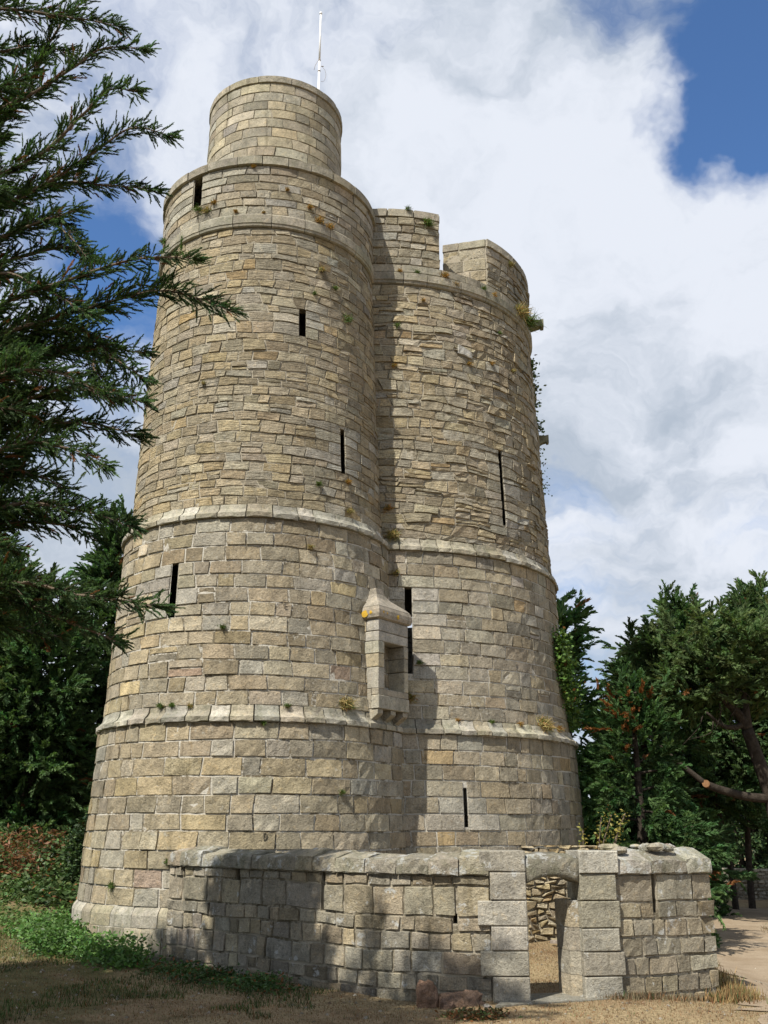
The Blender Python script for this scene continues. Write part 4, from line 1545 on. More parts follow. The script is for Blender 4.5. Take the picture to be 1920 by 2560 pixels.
# ---- the big cypress on the left
LT = empty('cypress_tree', (-5.2, 7.75, 0), 'big dark cypress at the left edge reaching across the sky with feathery branches', 'tree')
trunk_pts = catmull([(-5.2, 7.75, -0.2), (-5.1, 7.75, 2.4), (-5.0, 7.7, 4.7), (-5.05, 7.63, 6.8), (-4.9, 7.6, 8.4), (-4.85, 7.5, 9.8)], 5)
V, F = tube(trunk_pts, np.linspace(0.25, 0.04, len(trunk_pts)), 10)
mk('trunk', V, F, M_BARK, LT)
BRANCH = [
 [(-3.82,7.50,9.28),(-2.85,7.35,9.07),(-2.34,7.20,8.82)],
 [(-3.42,7.62,8.35),(-2.86,7.52,8.66),(-2.56,7.43,8.80),(-2.12,7.32,8.69)],
 [(-3.20,7.38,7.48),(-2.65,7.28,7.93),(-2.40,7.18,8.12),(-2.10,7.08,8.03)],
 [(-3.29,7.68,7.37),(-2.62,7.58,7.78),(-2.25,7.48,7.97),(-1.85,7.38,7.79)],
 [(-3.16,7.86,7.62),(-2.56,7.71,7.54),(-2.00,7.56,7.38)],
 [(-3.31,7.26,5.97),(-2.47,7.16,6.28),(-1.96,7.06,6.38),(-1.48,6.96,6.32)],
 [(-3.37,7.44,5.81),(-2.34,7.34,6.12),(-1.77,7.24,6.19),(-1.22,7.14,5.95)],
 [(-3.28,7.74,5.82),(-2.56,7.59,5.86),(-1.96,7.44,5.73)],
 [(-2.85,7.62,6.02),(-2.24,7.47,5.70),(-1.89,7.32,5.42)],
 [(-2.93,7.50,5.33),(-2.27,7.35,5.34),(-1.87,7.20,5.18)],
 [(-3.32,7.80,5.14),(-2.52,7.65,5.20),(-1.97,7.50,5.02)],
 [(-3.10,7.32,4.78),(-2.49,7.17,4.80),(-2.07,7.02,4.58)],
 [(-3.29,7.62,4.69),(-2.76,7.47,4.67),(-2.41,7.32,4.47)],
 [(-3.20,7.50,4.35),(-2.41,7.35,4.35),(-1.88,7.20,4.16)],
 [(-3.35,7.86,4.35),(-2.61,7.71,4.34),(-2.22,7.56,4.15)],
 [(-3.03,7.26,3.69),(-2.21,7.11,3.62),(-1.55,6.96,3.50)],
 [(-3.71,7.86,9.15),(-3.38,7.71,9.08),(-2.93,7.56,8.90)],
 [(-3.72,7.80,8.14),(-3.33,7.70,8.68),(-3.05,7.60,9.23),(-2.80,7.50,9.43)],
 [(-3.05,7.50,6.99),(-2.71,7.35,6.82),(-2.45,7.20,6.49)],
 [(-3.16,7.68,6.79),(-2.62,7.53,6.76),(-2.43,7.38,6.54)],
 [(-3.41,7.38,6.38),(-2.81,7.23,6.21),(-2.31,7.08,5.87)],
 [(-3.21,7.20,5.34),(-2.60,7.05,5.38),(-2.08,6.90,5.10)],
 [(-3.56,7.62,6.83),(-3.03,7.47,6.97),(-2.58,7.32,7.02)],
 [(-3.66,7.44,8.24),(-3.26,7.29,8.32),(-2.98,7.14,8.45)],
 [(-2.84,8.04,6.04),(-2.50,7.89,5.78),(-2.22,7.74,5.44)],
 [(-3.15,7.56,3.68),(-2.52,7.41,3.53),(-1.93,7.26,3.30)],
]
pos, dr, sz, tw = [], [], [], []
bagw = Bag()
for B_ in BRANCH:
    p0 = np.array(B_[0])
    z_at = p0[2] - 0.45 * abs(p0[0] + 5.0)
    k_ = np.argmin(np.abs(trunk_pts[:, 2] - z_at))
    P = catmull([trunk_pts[k_]] + [np.array(p) for p in B_], 8)
    Lb = np.sum(np.linalg.norm(np.diff(P, axis=0), axis=1))
    a_, b_, c_, d_ = branch_sprays(P, 0.19 if z_at > 5.2 else 0.26, 98, 0.055, 0.17, 0.05, 0.12)
    pos += a_; dr += b_; sz += c_; tw += d_
    V, F = tube(P, np.linspace(0.022, 0.003, len(P)), 6)
    bagw.add(V, F)
for k_ in range(44):
    z_ = rng.uniform(3.3, 7.4) if k_ % 4 else rng.uniform(7, 9.3)
    y_ = rng.uniform(7.0, 8.6)
    x1 = -0.40 * (y_ * 0.953 + (z_ - 2) * 0.302) + rng.uniform(-0.15, 0.15 if z_ > 6.8 else 0.70)
    rise = 0.5 * sstep(z_, 4.5, 8.0) - 0.1
    P = catmull([(-4.9, y_ - 0.2, z_ - rise * 1.3 - 0.25), (x1 - 0.8, y_, z_ - rise * 0.7), (x1 - 0.3, y_ + 0.1, z_ - rise * 0.2), (x1, y_ + 0.1, z_ - 0.03)], 6)
    a_, b_, c_, d_ = branch_sprays(P, 0.24, 85, 0.055, 0.17, 0.05, 0.35)
    pos += a_; dr += b_; sz += c_; tw += d_
    V, F = tube(P, np.linspace(0.02, 0.003, len(P)), 5)
    bagw.add(V, F)
# filling limbs nearer the trunk, on every side
for k_ in range(85):
    z_ = rng.uniform(2.6, 7.2) if k_ % 5 else rng.uniform(7.2, 9.6)
    az = rng.uniform(0, 2 * math.pi)
    if k_ % 2 == 0:
        az = R(rng.uniform(-70, 60))
    ln = rng.uniform(1.1, 2.3) if z_ < 7.2 else rng.uniform(0.5, 1.2)
    kk = np.argmin(np.abs(trunk_pts[:, 2] - z_))
    e = np.array([math.cos(az), math.sin(az), 0])
    st = trunk_pts[kk]
    P = catmull([st, st + e * ln * 0.5 + (0, 0, 0.25 * ln * rng.uniform(-.2, 1)), st + e * ln + (0, 0, 0.25 * ln * rng.uniform(-.8, 1.0))], 6)
    a_, b_, c_, d_ = branch_sprays(P, 0.34, 42, 0.075, 0.20, 0.06, 0.15)
    pos += a_; dr += b_; sz += c_; tw += d_
    V, F = tube(P, np.linspace(0.027, 0.005, len(P)), 5)
    bagw.add(V, F)
twig_bag(bagw, tw, 0.005, 2)
bagw.build('branches', M_TWIG, LT, kind='stuff')
pos, dr, sz = np.array(pos), np.array(dr), np.array(sz)
V, F, T = sprays_mesh(pos, dr, sz, foliage_tint(len(pos), (0.052, 0.090, 0.036), 0.32, 0.03, 0.2), PROTO)
mk('crown', V, F, M_LEAF, LT, T, smooth=False)


# ---- conifers further back
def conifer(name, x, y, h, rad, label, seed, base=(0.070, 0.122, 0.048), bottom=0.0, shape=0.8, lean=(0, 0), dens=1.0, brown=0.012, fresh=0.08, ssz=0.55, nl=None, dead=None, group='conifers'):
    gz = float(ground_z(x, y))
    t_ = empty(name, (x, y, gz), label, 'tree', group)
    tp = catmull([(x, y, gz - 0.2), (x + 0.3 * lean[0], y, gz + 0.35 * h), (x + 0.7 * lean[0], y + lean[1] * .5, gz + 0.7 * h), (x + lean[0], y + lean[1], gz + 0.97 * h)], 5)
    V, F = tube(tp, np.linspace(0.028 * h, 0.02, len(tp)), 8)
    mk('trunk', V, F, M_BARK, t_)
    pos, dr, sz, tw = [], [], [], []
    bw = Bag()
    nl = nl or int(h * 15 * dens)
    for k_ in range(nl):
        u = bottom + (1 - bottom) * (k_ + rng.uniform(0, 1)) / nl
        zz_ = gz + u * h * 0.97
        az = rng.uniform(0, 2 * math.pi)
        if rng.random() < 0.35:
            az = R(rng.uniform(-160, -20))          # more limbs towards the light
        prof = (1 - max(0, (u - 0.25) / 0.75) ** 1.5) ** shape if u > 0.25 else 0.75 + u
        ln = max(0.35, rad * prof * rng.uniform(0.45, 1.4))
        kk = np.argmin(np.abs(tp[:, 2] - zz_))
        st = tp[kk].copy()
        st[2] = zz_
        e = np.array([math.cos(az), math.sin(az), 0])
        rise = rng.uniform(0.05, 0.65) if u > 0.55 else rng.uniform(-0.25, 0.4)
        P = catmull([st, st + e * ln * 0.55 + (0, 0, rise * ln * 0.45), st + e * ln + (0, 0, rise * ln + (0.1 if u > .7 else -0.12) * ln)], 4)
        a_, b_, c_, d_ = branch_sprays(P, 0.80, 9.5, 0.21, ssz, 0.06, 0.12)
        pos += a_; dr += b_; sz += c_
        if k_ % 3 == 0:
            V, F = tube(P, np.linspace(0.035, 0.01, len(P)), 4, cap=False)
            bw.add(V, F)
    for _ in range(int(6)):
        pos.append(tp[-1] + 0.15 * rng.normal(size=3))
        dr.append(np.array([0.3 * rng.normal(), 0.3 * rng.normal(), 1.0]))
        sz.append(ssz * rng.uniform(0.8, 1.5))
    pos, dr, sz = np.array(pos), np.array(dr), np.array(sz)
    T = foliage_tint(len(pos), base, 0.28, brown, fresh)
    if dead is not None:
        dd = np.linalg.norm(pos - np.array(dead[0])[None], axis=1) + 0.35 * rng.normal(size=len(pos))
        m_ = dd < dead[1]
        T[m_] = np.array((0.19, 0.075, 0.024)) * (1 + 0.2 * rng.normal(size=(m_.sum(), 1)))
    bw.build('branches', M_BARK, t_, kind='stuff')
    V, F, T = sprays_mesh(pos, dr, sz, T, PROTO_LO)
    mk('crown', V, F, M_LEAF, t_, T, smooth=False)
    return t_


conifer('conifer_tree', -8.3, 30.0, 9.6, 1.7, 'pointed dark conifer just left of the tower behind the leaning branches', 1, shape=1.1, bottom=0.02, group='dark conifers left of the tower')
conifer('conifer_tree', -10.7, 28.0, 7.4, 2.1, 'rounded dark conifer at the left edge behind the undergrowth', 2, group='dark conifers left of the tower')
conifer('conifer_tree', -9.3, 27.0, 6.6, 1.9, 'shorter dense dark conifer directly behind the bracken bank', 3, group='dark conifers left of the tower')
conifer('conifer_tree', -13.0, 30.0, 8.6, 2.4, 'tall dark conifer standing furthest left beyond the frame edge', 4, group='dark conifers left of the tower')
conifer('conifer_tree', -7.2, 32.5, 7.6, 2.0, 'dark conifer half hidden by the left side of the tower', 5, group='dark conifers left of the tower')
conifer('conifer_tree', 5.05, 28.0, 8.1, 1.0, 'narrow conifer peeping out beside the right edge of the tower', 6, shape=0.9, base=(0.095, 0.175, 0.062), group='conifers right of the tower')
conifer('conifer_tree', 5.55, 22.6, 5.35, 1.25, 'bright green conifer with a rusty dead patch right of the tower', 7, base=(0.055, 0.105, 0.036), dead=((5.0, 21.7, 4.5), 0.42), ssz=0.40, group='conifers right of the tower')
conifer('conifer_tree', 7.9, 31.0, 7.7, 2.1, 'conifer rising behind the rusty-patched one in the right-hand group', 8, group='conifers right of the tower')
conifer('conifer_tree', 9.9, 33.0, 9.7, 2.3, 'dark conifer in the middle of the right-hand group', 9, bottom=0.3, group='conifers right of the tower')
conifer('conifer_tree', 12.6, 34.0, 10.4, 2.6, 'tallest dark conifer at the right edge of the picture', 10, bottom=0.3, base=(0.066, 0.108, 0.042), group='conifers right of the tower')
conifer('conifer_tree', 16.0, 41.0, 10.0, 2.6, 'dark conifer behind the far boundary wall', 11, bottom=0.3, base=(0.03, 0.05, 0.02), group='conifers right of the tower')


# trees standing out of the frame on the left, whose shade falls on the ground and on the wall
conifer('cypress_tree', -6.4, 7.0, 10.0, 2.1, 'tall cypress left of the camera shading the foreground grass', 21, bottom=0.25, dens=0.85, shape=0.5, group=None)


conifer('cypress_tree', -6.4, 9.3, 11.2, 1.9, 'cypress just outside the left edge behind the big branching cypress', 22, bottom=0.3, dens=0.85, shape=0.45, group=None)


conifer('cypress_tree', -8.7, 9.3, 11.0, 1.9, 'cypress farthest out left of the frame, its shade reaching the left grass', 23, bottom=0.3, dens=0.8, shape=0.5, group=None)


# ---- the leaning cypress on the right with bare limbs
RTREE = empty('leaning_cypress', (10.25, 27.0, -0.4), 'spreading cypress on the right with a curved bare forked trunk', 'tree')
limbs = [
    ([(10.35, 27, -0.6), (10.2, 27, 1.2), (10.07, 27, 2.72), (9.86, 27, 3.6), (9.62, 27, 4.52)], 0.22, 0.16),
    ([(9.62, 27, 4.52), (9.40, 26.9, 4.9), (9.12, 26.8, 5.16), (8.79, 26.6, 5.55), (8.4, 26.3, 6.3)], 0.14, 0.05),
    ([(9.62, 27, 4.52), (9.62, 27, 5.0), (9.65, 27.1, 5.44), (9.63, 27.2, 6.2), (9.8, 27.4, 6.9), (9.95, 27.5, 7.4)], 0.15, 0.03),
    ([(9.55, 27, 4.65), (9.2, 26.8, 4.55), (8.8, 26.6, 4.6), (8.4, 26.4, 4.9)], 0.09, 0.03),
    ([(10.05, 27, 2.75), (9.4, 26.9, 2.8), (8.7, 26.8, 2.97), (8.30, 26.7, 3.1)], 0.12, 0.095),
    ([(8.30, 26.7, 3.1), (7.7, 26.7, 3.6), (7.17, 26.7, 4.08), (6.8, 26.7, 4.5)], 0.08, 0.03),
]
bw = Bag()
for P, r0, r1 in limbs:
    Q = catmull(P, 5)
    V, F = tube(Q, np.linspace(r0, r1, len(Q)), 9)
    bw.add(V, F)
for k_ in range(10):                                 # fine dead twigs
    a_ = np.array([rng.uniform(8.2, 9.4), 26.3, rng.uniform(4.6, 6.4)])
    Q = catmull([a_, a_ + (rng.normal() * .2, 0, -0.3), a_ + (rng.normal() * .4, 0.1, -0.8 * rng.uniform(.4, 1.3))], 4)
    V, F = tube(Q, np.linspace(0.02, 0.005, len(Q)), 4)
    bw.add(V, F)
bw.build('trunk', M_BARK, RTREE)
V, F = tube([(8.305, 26.68, 3.10), (8.27, 26.60, 3.115)], [0.098, 0.094], 12)
mk('cut_face', V, F, M_CUT, RTREE, smooth=False, label='orange sawn end of a lopped limb')
pos, dr, sz = [], [], []
for k_ in range(135):
    st = np.array([rng.uniform(7.6, 11.4), rng.uniform(25.9, 28.2), rng.uniform(5.1, 7.0)])
    az = rng.uniform(0, 6.28)
    e = np.array([math.cos(az), math.sin(az), 0])
    ln = rng.uniform(0.7, 1.7)
    P = catmull([st, st + e * ln * .5 + (0, 0, .2), st + e * ln + (0, 0, 0.35 * rng.normal() + 0.2)], 4)
    a_, b_, c_, d_ = branch_sprays(P, 0.6, 8, 0.2, 0.5, 0.05, 0.1)
    pos += a_; dr += b_; sz += c_
for (x_, y_, z_) in [(6.95, 28, 7.5), (7.46, 28, 7.5), (8.1, 28, 8.5), (8.84, 28, 8.0), (9.5, 27.6, 7.9), (10.2, 28, 8.6), (10.75, 28, 8.9), (11.3, 28, 8.8), (7.75, 27.6, 7.5), (9.1, 27.4, 7.8)]:
    lx = rng.uniform(-0.35, 0.35)
    P = catmull([(x_ - lx, y_, z_ - 2.0), (x_ - lx * 0.6, y_, z_ - 0.9), (x_, y_, z_)], 5)
    a_, b_, c_, d_ = branch_sprays(P, 0.5, 14, 0.2, 0.42, 0.0, 0.0)
    pos += a_; dr += b_; sz += c_
pos, dr, sz = np.array(pos), np.array(dr), np.array(sz)
V, F, T = sprays_mesh(pos, dr, sz, foliage_tint(len(pos), (0.085, 0.125, 0.046), 0.28, 0.008, 0.10), PROTO_LO)
mk('crown', V, F, M_LEAF, RTREE, T, smooth=False)


# ---- broad-leaved bushes
def leaf_cards(P, size, tint, up_bias=0.5, aspect=0.5):
    """one bent leaf (2 triangles) per point"""
    N = len(P)
    d_ = rng.normal(size=(N, 3))
    d_[:, 2] = d_[:, 2] * 0.5 + 0.1
    d_ /= np.linalg.norm(d_, axis=1)[:, None]
    nrm = rng.normal(size=(N, 3)) + np.array([0, -0.3, up_bias * 2])
    s_ = np.cross(d_, nrm)
    s_ /= np.linalg.norm(s_, axis=1)[:, None] + 1e-9
    L_ = size * rng.uniform(0.6, 1.3, N)[:, None]
    w_ = L_ * aspect * 0.5
    a_ = P
    b_ = P + d_ * L_ * 0.5 + s_ * w_
    c_ = P + d_ * L_
    e_ = P + d_ * L_ * 0.5 - s_ * w_ + np.array([0, 0, -0.06]) * L_
    V = np.stack([a_, b_, c_, e_], 1).reshape(-1, 3)
    k_ = np.arange(N) * 4
    F = np.stack([k_, k_ + 1, k_ + 2, k_ + 3], 1)
    return V, F, np.repeat(tint, 4, axis=0)


def bush(name, x, y, rx, ry, h, nleaf, size, base, label, cat='bush', group=None, z0=None, clumps=22, parent=None, stems=True, brown=0.0, fresh=0.25):
    gz = float(ground_z(x, y)) if z0 is None else z0
    t_ = empty(name, (x, y, gz), label, cat, group)
    C = []
    for _ in range(clumps):
        a_ = rng.uniform(0, 6.28)
        r_ = math.sqrt(rng.uniform(0, 1))
        zz_ = rng.uniform(0.05, 1)
        k_ = math.sqrt(max(0.05, 1 - (zz_ * 0.95) ** 2))
        C.append((x + rx * r_ * k_ * math.cos(a_), y + ry * r_ * k_ * math.sin(a_), gz + h * zz_ * rng.uniform(0.8, 1.05)))
    C = np.array(C)
    w_ = rng.integers(0, clumps, nleaf)
    sp = 0.26 * min(rx, h)
    d_ = rng.normal(size=(nleaf, 3))
    d_ /= np.linalg.norm(d_, axis=1)[:, None]
    P = C[w_] + d_ * (rng.uniform(0.25, 1, (nleaf, 1)) ** 0.5) * sp * rng.uniform(0.7, 1.4, (clumps, 1))[w_]
    P[:, 2] = np.maximum(P[:, 2], gz + 0.02)
    cl = 1 + 0.22 * rng.normal(size=(clumps, 1))
    T = foliage_tint(nleaf, base, 0.18, brown, fresh) * cl[w_]
    V, F, TT = leaf_cards(P, size, np.clip(T, 0.01, 0.4))
    mk('leaves', V, F, M_BROAD, t_, TT, smooth=False)
    if stems:
        bw = Bag()
        for k_ in range(min(clumps, 9)):
            Q = catmull([(x + 0.12 * rng.normal(), y + 0.12 * rng.normal(), gz - 0.05), ((x + C[k_, 0]) / 2, (y + C[k_, 1]) / 2, gz + 0.55 * (C[k_, 2] - gz)), C[k_]], 3)
            V, F = tube(Q, np.linspace(0.03, 0.008, len(Q)) * max(1, h / 2), 4, cap=False)
            bw.add(V, F)
        bw.build('stems', M_BARK, t_)
    return t_


BG = 'leafy bushes under the right-hand trees'
bush('leafy_bush', 6.1, 22.3, 0.7, 0.7, 2.0, 5200, 0.10, (0.050, 0.090, 0.030), 'green leafy bush beside the base of the right tower', group=BG)
bush('leafy_bush', 6.9, 28.2, 1.0, 0.9, 3.1, 5200, 0.14, (0.035, 0.065, 0.024), 'leafy bush under the rusty conifer', group=BG)
bush('leafy_bush', 14.2, 41.0, 2.2, 1.4, 6.4, 11000, 0.22, (0.045, 0.08, 0.035), 'tall glossy bush behind the curved bare trunk', group=BG, clumps=40)
bush('leafy_bush', 16.6, 41.5, 2.4, 1.4, 6.0, 11000, 0.22, (0.045, 0.082, 0.035), 'glossy bush at the right edge behind the trees', group=BG, clumps=40)
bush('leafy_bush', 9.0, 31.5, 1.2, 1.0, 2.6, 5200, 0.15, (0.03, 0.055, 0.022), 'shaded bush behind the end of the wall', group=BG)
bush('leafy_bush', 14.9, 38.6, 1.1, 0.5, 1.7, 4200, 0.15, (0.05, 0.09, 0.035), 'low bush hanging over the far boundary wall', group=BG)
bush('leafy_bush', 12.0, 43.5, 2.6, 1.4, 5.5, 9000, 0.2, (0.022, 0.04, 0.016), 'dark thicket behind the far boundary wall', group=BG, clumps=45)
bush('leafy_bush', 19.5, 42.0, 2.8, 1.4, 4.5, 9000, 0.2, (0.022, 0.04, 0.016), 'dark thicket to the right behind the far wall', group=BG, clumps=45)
c_ = np.stack([rng.uniform(-45, 45, 420), rng.uniform(50, 58, 420), np.zeros(420)], 1)
P = c_[rng.integers(0, 420, 36000)] + rng.normal(size=(36000, 3)) * np.array([0.9, 0.9, 0.0])
P[:, 2] = ground_z(P[:, 0], P[:, 1]) + (rng.uniform(0, 1, 36000) ** 0.8) * (5.5 + 1.8 * np.sin(0.45 * P[:, 0]) + 0.9 * np.sin(1.7 * P[:, 0] + 1))
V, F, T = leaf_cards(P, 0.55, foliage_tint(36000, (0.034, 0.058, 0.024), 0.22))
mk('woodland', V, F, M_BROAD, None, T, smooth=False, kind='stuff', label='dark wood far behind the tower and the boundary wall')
# bare trunks in the shade at the right
for k_, (x, y, h, r_, ln, lb) in enumerate([(10.9, 33.2, 4.2, 0.11, -0.6, 'pale leaning trunk left of the far boundary wall'), (11.6, 33.8, 4.6, 0.12, 0.5, 'mossy upright trunk in front of the far wall'), (13.6, 36.0, 5.0, 0.13, 0.2, 'dark trunk beside the low bush at the far wall')]):
    t_ = empty('bare_trunk', (x, y, float(ground_z(x, y))), lb, 'tree', 'slim trunks in the shade on the right')
    Q = catmull([(x, y, -0.6), (x + ln * 0.2, y, h * 0.4), (x + ln, y, h)], 6)
    V, F = tube(Q, np.linspace(r_, r_ * 0.6, len(Q)), 8)
    mk('trunk', V, F, M_BARK, t_)
    Q2 = catmull([Q[8], Q[8] + (-0.4 if ln > 0 else 0.5, 0, 0.9), Q[8] + (-0.5 if ln > 0 else 0.7, 0, 2.2)], 5)
    V, F = tube(Q2, np.linspace(r_ * 0.55, r_ * 0.3, len(Q2)), 6)
    mk('limb', V, F, M_BARK, t_)
    P = Q[-1] + rng.normal(size=(1500, 3)) * np.array([0.8, 0.6, 0.6])
    V, F, T = leaf_cards(P, 0.16, foliage_tint(1500, (0.03, 0.055, 0.02), 0.2))
    mk('crown', V, F, M_BROAD, t_, T, smooth=False)

# ------------------------------------------------------------------ undergrowth, weeds, grass
bush('shrub', -6.6, 24.2, 0.85, 0.8, 2.0, 6500, 0.11, (0.035, 0.062, 0.025), 'dark rounded shrub against the left foot of the tower', 'shrub', clumps=30)


def scatter(name, label, n_, fn, size, base, mat, aspect=0.5, brown=0.0, fresh=0.2, blades=False, hmul=1.0, kind='stuff'):
    P = fn(n_)
    T = foliage_tint(len(P), base, 0.25, brown, fresh)
    if blades:
        N = len(P)
        ht = size * rng.uniform(0.5, 1.4, N) * hmul
        az = rng.uniform(0, 6.28, N)
        ln = rng.uniform(0.1, 0.75, N)
        d_ = np.stack([np.cos(az), np.sin(az), 0 * az], 1)
        s_ = np.stack([-np.sin(az + 0.5), np.cos(az + 0.5), 0 * az], 1)
        w_ = 0.045 * ht[:, None] + 0.003
        a_ = P - s_ * w_
        b_ = P + s_ * w_
        c_ = P + d_ * (ht * ln)[:, None] + np.array([0, 0, 1.0]) * ht[:, None]
        V = np.stack([a_, b_, c_], 1).reshape(-1, 3)
        F = np.arange(3 * N).reshape(-1, 3)
        T = np.repeat(T, 3, axis=0)
    else:
        V, F, T = leaf_cards(P, size, T, aspect=aspect)
    return mk(name, V, F, mat, None, T, smooth=False, kind=kind, label=label)


def patches(cs, spread, hmax=0.0):
    cs = np.array(cs, float)

    def fn(n_):
        k_ = rng.integers(0, len(cs), n_)
        xy = cs[k_, :2] + rng.normal(size=(n_, 2)) * (spread if np.isscalar(spread) else np.array(spread))
        z_ = ground_z(xy[:, 0], xy[:, 1])
        hh = cs[k_, 2] if cs.shape[1] > 2 else hmax
        return np.stack([xy[:, 0], xy[:, 1], z_ + rng.uniform(0, 1, n_) ** 1.3 * hh], 1)
    return fn


def box_pts(x0, x1, y0, y1, acc=None):
    def fn(n_):
        xy = np.stack([rng.uniform(x0, x1, n_), rng.uniform(y0, y1, n_)], 1)
        if acc is not None:
            xy = xy[acc(xy[:, 0], xy[:, 1])]
        return np.stack([xy[:, 0], xy[:, 1], ground_z(xy[:, 0], xy[:, 1])], 1)
    return fn


# green weeds at the foot of the tower and along the wall
c_ = []
for _ in range(46):
    a_ = R(rng.uniform(-178, -108))
    r_ = rng.uniform(3.15, 4.0)
    c_.append((A_C[0] + r_ * math.cos(a_), A_C[1] + r_ * math.sin(a_), rng.uniform(0.12, 0.42)))
scatter('green_weeds', 'fresh green weeds growing along the foot of the left tower', 15000, patches(c_, 0.20), 0.075, (0.085, 0.17, 0.04), M_BROAD, fresh=0.3)
c_ = []
for _ in range(34):
    s_ = rng.uniform(0.0, 3.4)
    p = mapL(np.array([s_]), np.array([0.0]), np.array([rng.uniform(0.1, 0.75)]))[0]
    c_.append((p[0], p[1], rng.uniform(0.03, 0.16)))
scatter('wall_foot_weeds', 'low green weeds along the shaded foot of the curved wall', 3600, patches(c_, 0.17), 0.06, (0.048, 0.088, 0.024), M_BROAD, brown=0.12)
# bank of brambles and bracken on the left
c_ = [(rng.uniform(-12.5, -6.0), rng.uniform(22.5, 26.5), rng.uniform(0.15, 0.6)) for _ in range(90)]
scatter('undergrowth', 'tangled bank of brambles and weeds left of the tower', 26000, patches(c_, 0.33), 0.13, (0.060, 0.092, 0.032), M_BROAD, brown=0.05, fresh=0.4)
c_ = [(rng.uniform(-9.6, -7.9), rng.uniform(23.0, 25.4), rng.uniform(0.25, 0.55)) for _ in range(16)]
scatter('dead_bracken', 'rusty brown dead bracken on the left bank', 7000, patches(c_, 0.28), 0.15, (0.160, 0.076, 0.036), M_BROAD, aspect=0.22, fresh=0.03)
c_ = [(rng.uniform(-10.5, -4.9), rng.uniform(20.5, 24), rng.uniform(0.06, 0.2)) for _ in range(70)]
scatter('low_herbs', 'low bright herbs between the bank and the tower foot', 12000, patches(c_, 0.35), 0.085, (0.09, 0.145, 0.042), M_BROAD, fresh=0.3)


def grassy(x, y):
    v = np.sin(0.9 * x + 0.7) * np.sin(0.8 * y + 1.1 * np.sin(0.5 * x)) + 0.5 * np.sin(2.3 * x - 1.1 * y) + 0.3 * np.sin(5.1 * x + 2) * np.sin(4.3 * y)
    return v


inside_wall = lambda x, y: (np.hypot(x - A_C[0], y - A_C[1]) < 3.1) | (np.hypot(x - B_C[0], y - B_C[1]) < 4.65)
WLs = WL[::6]


def front_of_wall(x, y):
    yw = np.interp(x, np.concatenate([WLs[:, 0], WR[:, 0]]), np.concatenate([WLs[:, 1], WR[:, 1]]))
    return (y < yw - 0.05) | (x < -3.6) | (x > 4.5)


scatter('green_grass', 'short patchy green grass on the shaded ground at the left', 52000,
        box_pts(-9, 0.6, 11.3, 21.5, lambda x, y: front_of_wall(x, y) & ~inside_wall(x, y) & (grassy(x, y) > 0.15 + 0.35 * (x + 3) / 3)), 0.055, (0.052, 0.076, 0.024), M_GRASS, brown=0.1, fresh=0.15, blades=True)
scatter('dry_grass', 'short dry straw coloured grass over the trodden ground', 90000,
        box_pts(-8, 5.0, 11.2, 21.5, lambda x, y: ~inside_wall(x, y)), 0.024, (0.216, 0.160, 0.088), M_GRASS, brown=0.25, fresh=0.02, blades=True)
c_ = [(x, y, 0.0) for (x, y) in [(4.35, 13.80), (4.42, 13.74), (4.5, 13.95), (4.52, 13.85), (4.15, 13.66), (4.3, 13.7), (4.55, 14.3), (4.6, 14.9), (4.7, 15.5)]]
scatter('straw_grass', 'long straw coloured grass at the right end of the wall', 1300, patches(c_, 0.11), 0.12, (0.272, 0.192, 0.088), M_GRASS, brown=0.12, fresh=0.06, blades=True)
c_ = [(x, y, 0.0) for (x, y) in [(3.1, 13.40), (3.3, 13.42), (3.55, 13.5), (3.8, 13.62), (2.95, 13.33)]]
scatter('withered_grass', 'grey withered grass along the foot of the wall right of the doorway', 650, patches(c_, (0.16, 0.06)), 0.075, (0.152, 0.120, 0.072), M_GRASS, brown=0.1, fresh=0.02, blades=True)
scatter('verge_grass', 'thin dry grass beside the sandy track', 26000, box_pts(5.0, 13, 13, 34, lambda x, y: (x > np.interp(y, pr[:, 1], pr[:, 0]) - 0.3) | (x < np.interp(y, pl[:, 1], pl[:, 0]) + 0.15)),
        0.06, (0.160, 0.120, 0.060), M_GRASS, brown=0.15, fresh=0.15, blades=True)


def litter(name, label, n_, fn, smin, smax, cols, mat):
    P = fn(n_)
    n_ = len(P)
    oc = np.array([(1, 0, 0), (0, 1, 0), (-1, 0, 0), (0, -1, 0), (0, 0, 0.7), (0, 0, -0.5)], float)
    fc = np.array([(0, 1, 4), (1, 2, 4), (2, 3, 4), (3, 0, 4), (1, 0, 5), (2, 1, 5), (3, 2, 5), (0, 3, 5)])
    sz_ = (smin + (smax - smin) * rng.uniform(0, 1, n_) ** 3)[:, None, None] * rng.uniform(0.6, 1.3, (n_, 6, 1))
    V = P[:, None, :] + oc[None] * sz_
    F = (fc[None] + 6 * np.arange(n_)[:, None, None]).reshape(-1, 3)
    T = np.array(cols)[rng.integers(0, len(cols), n_)] * (1 + 0.2 * rng.normal(size=(n_, 1)))
    mk(name, V.reshape(-1, 3), F, mat, None, np.repeat(np.clip(T, 0.02, 0.6), 6, axis=0), smooth=False, kind='stuff', label=label)


litter('pebbles', 'small pebbles and stone chips scattered on the dry ground', 5200, box_pts(-7, 6.5, 11.3, 21, lambda x, y: ~inside_wall(x, y)), 0.006, 0.034, [(.26, .23, .18), (.34, .31, .26), (.20, .15, .10)], M_ROCK)
scatter('leaf_litter', 'fallen dead leaves and twigs on the ground', 9000, box_pts(-8, 5, 11.3, 19, lambda x, y: front_of_wall(x, y) & ~inside_wall(x, y)), 0.030, (0.13, 0.075, 0.035), M_GRASS, aspect=0.3, brown=0.3, fresh=0.0)


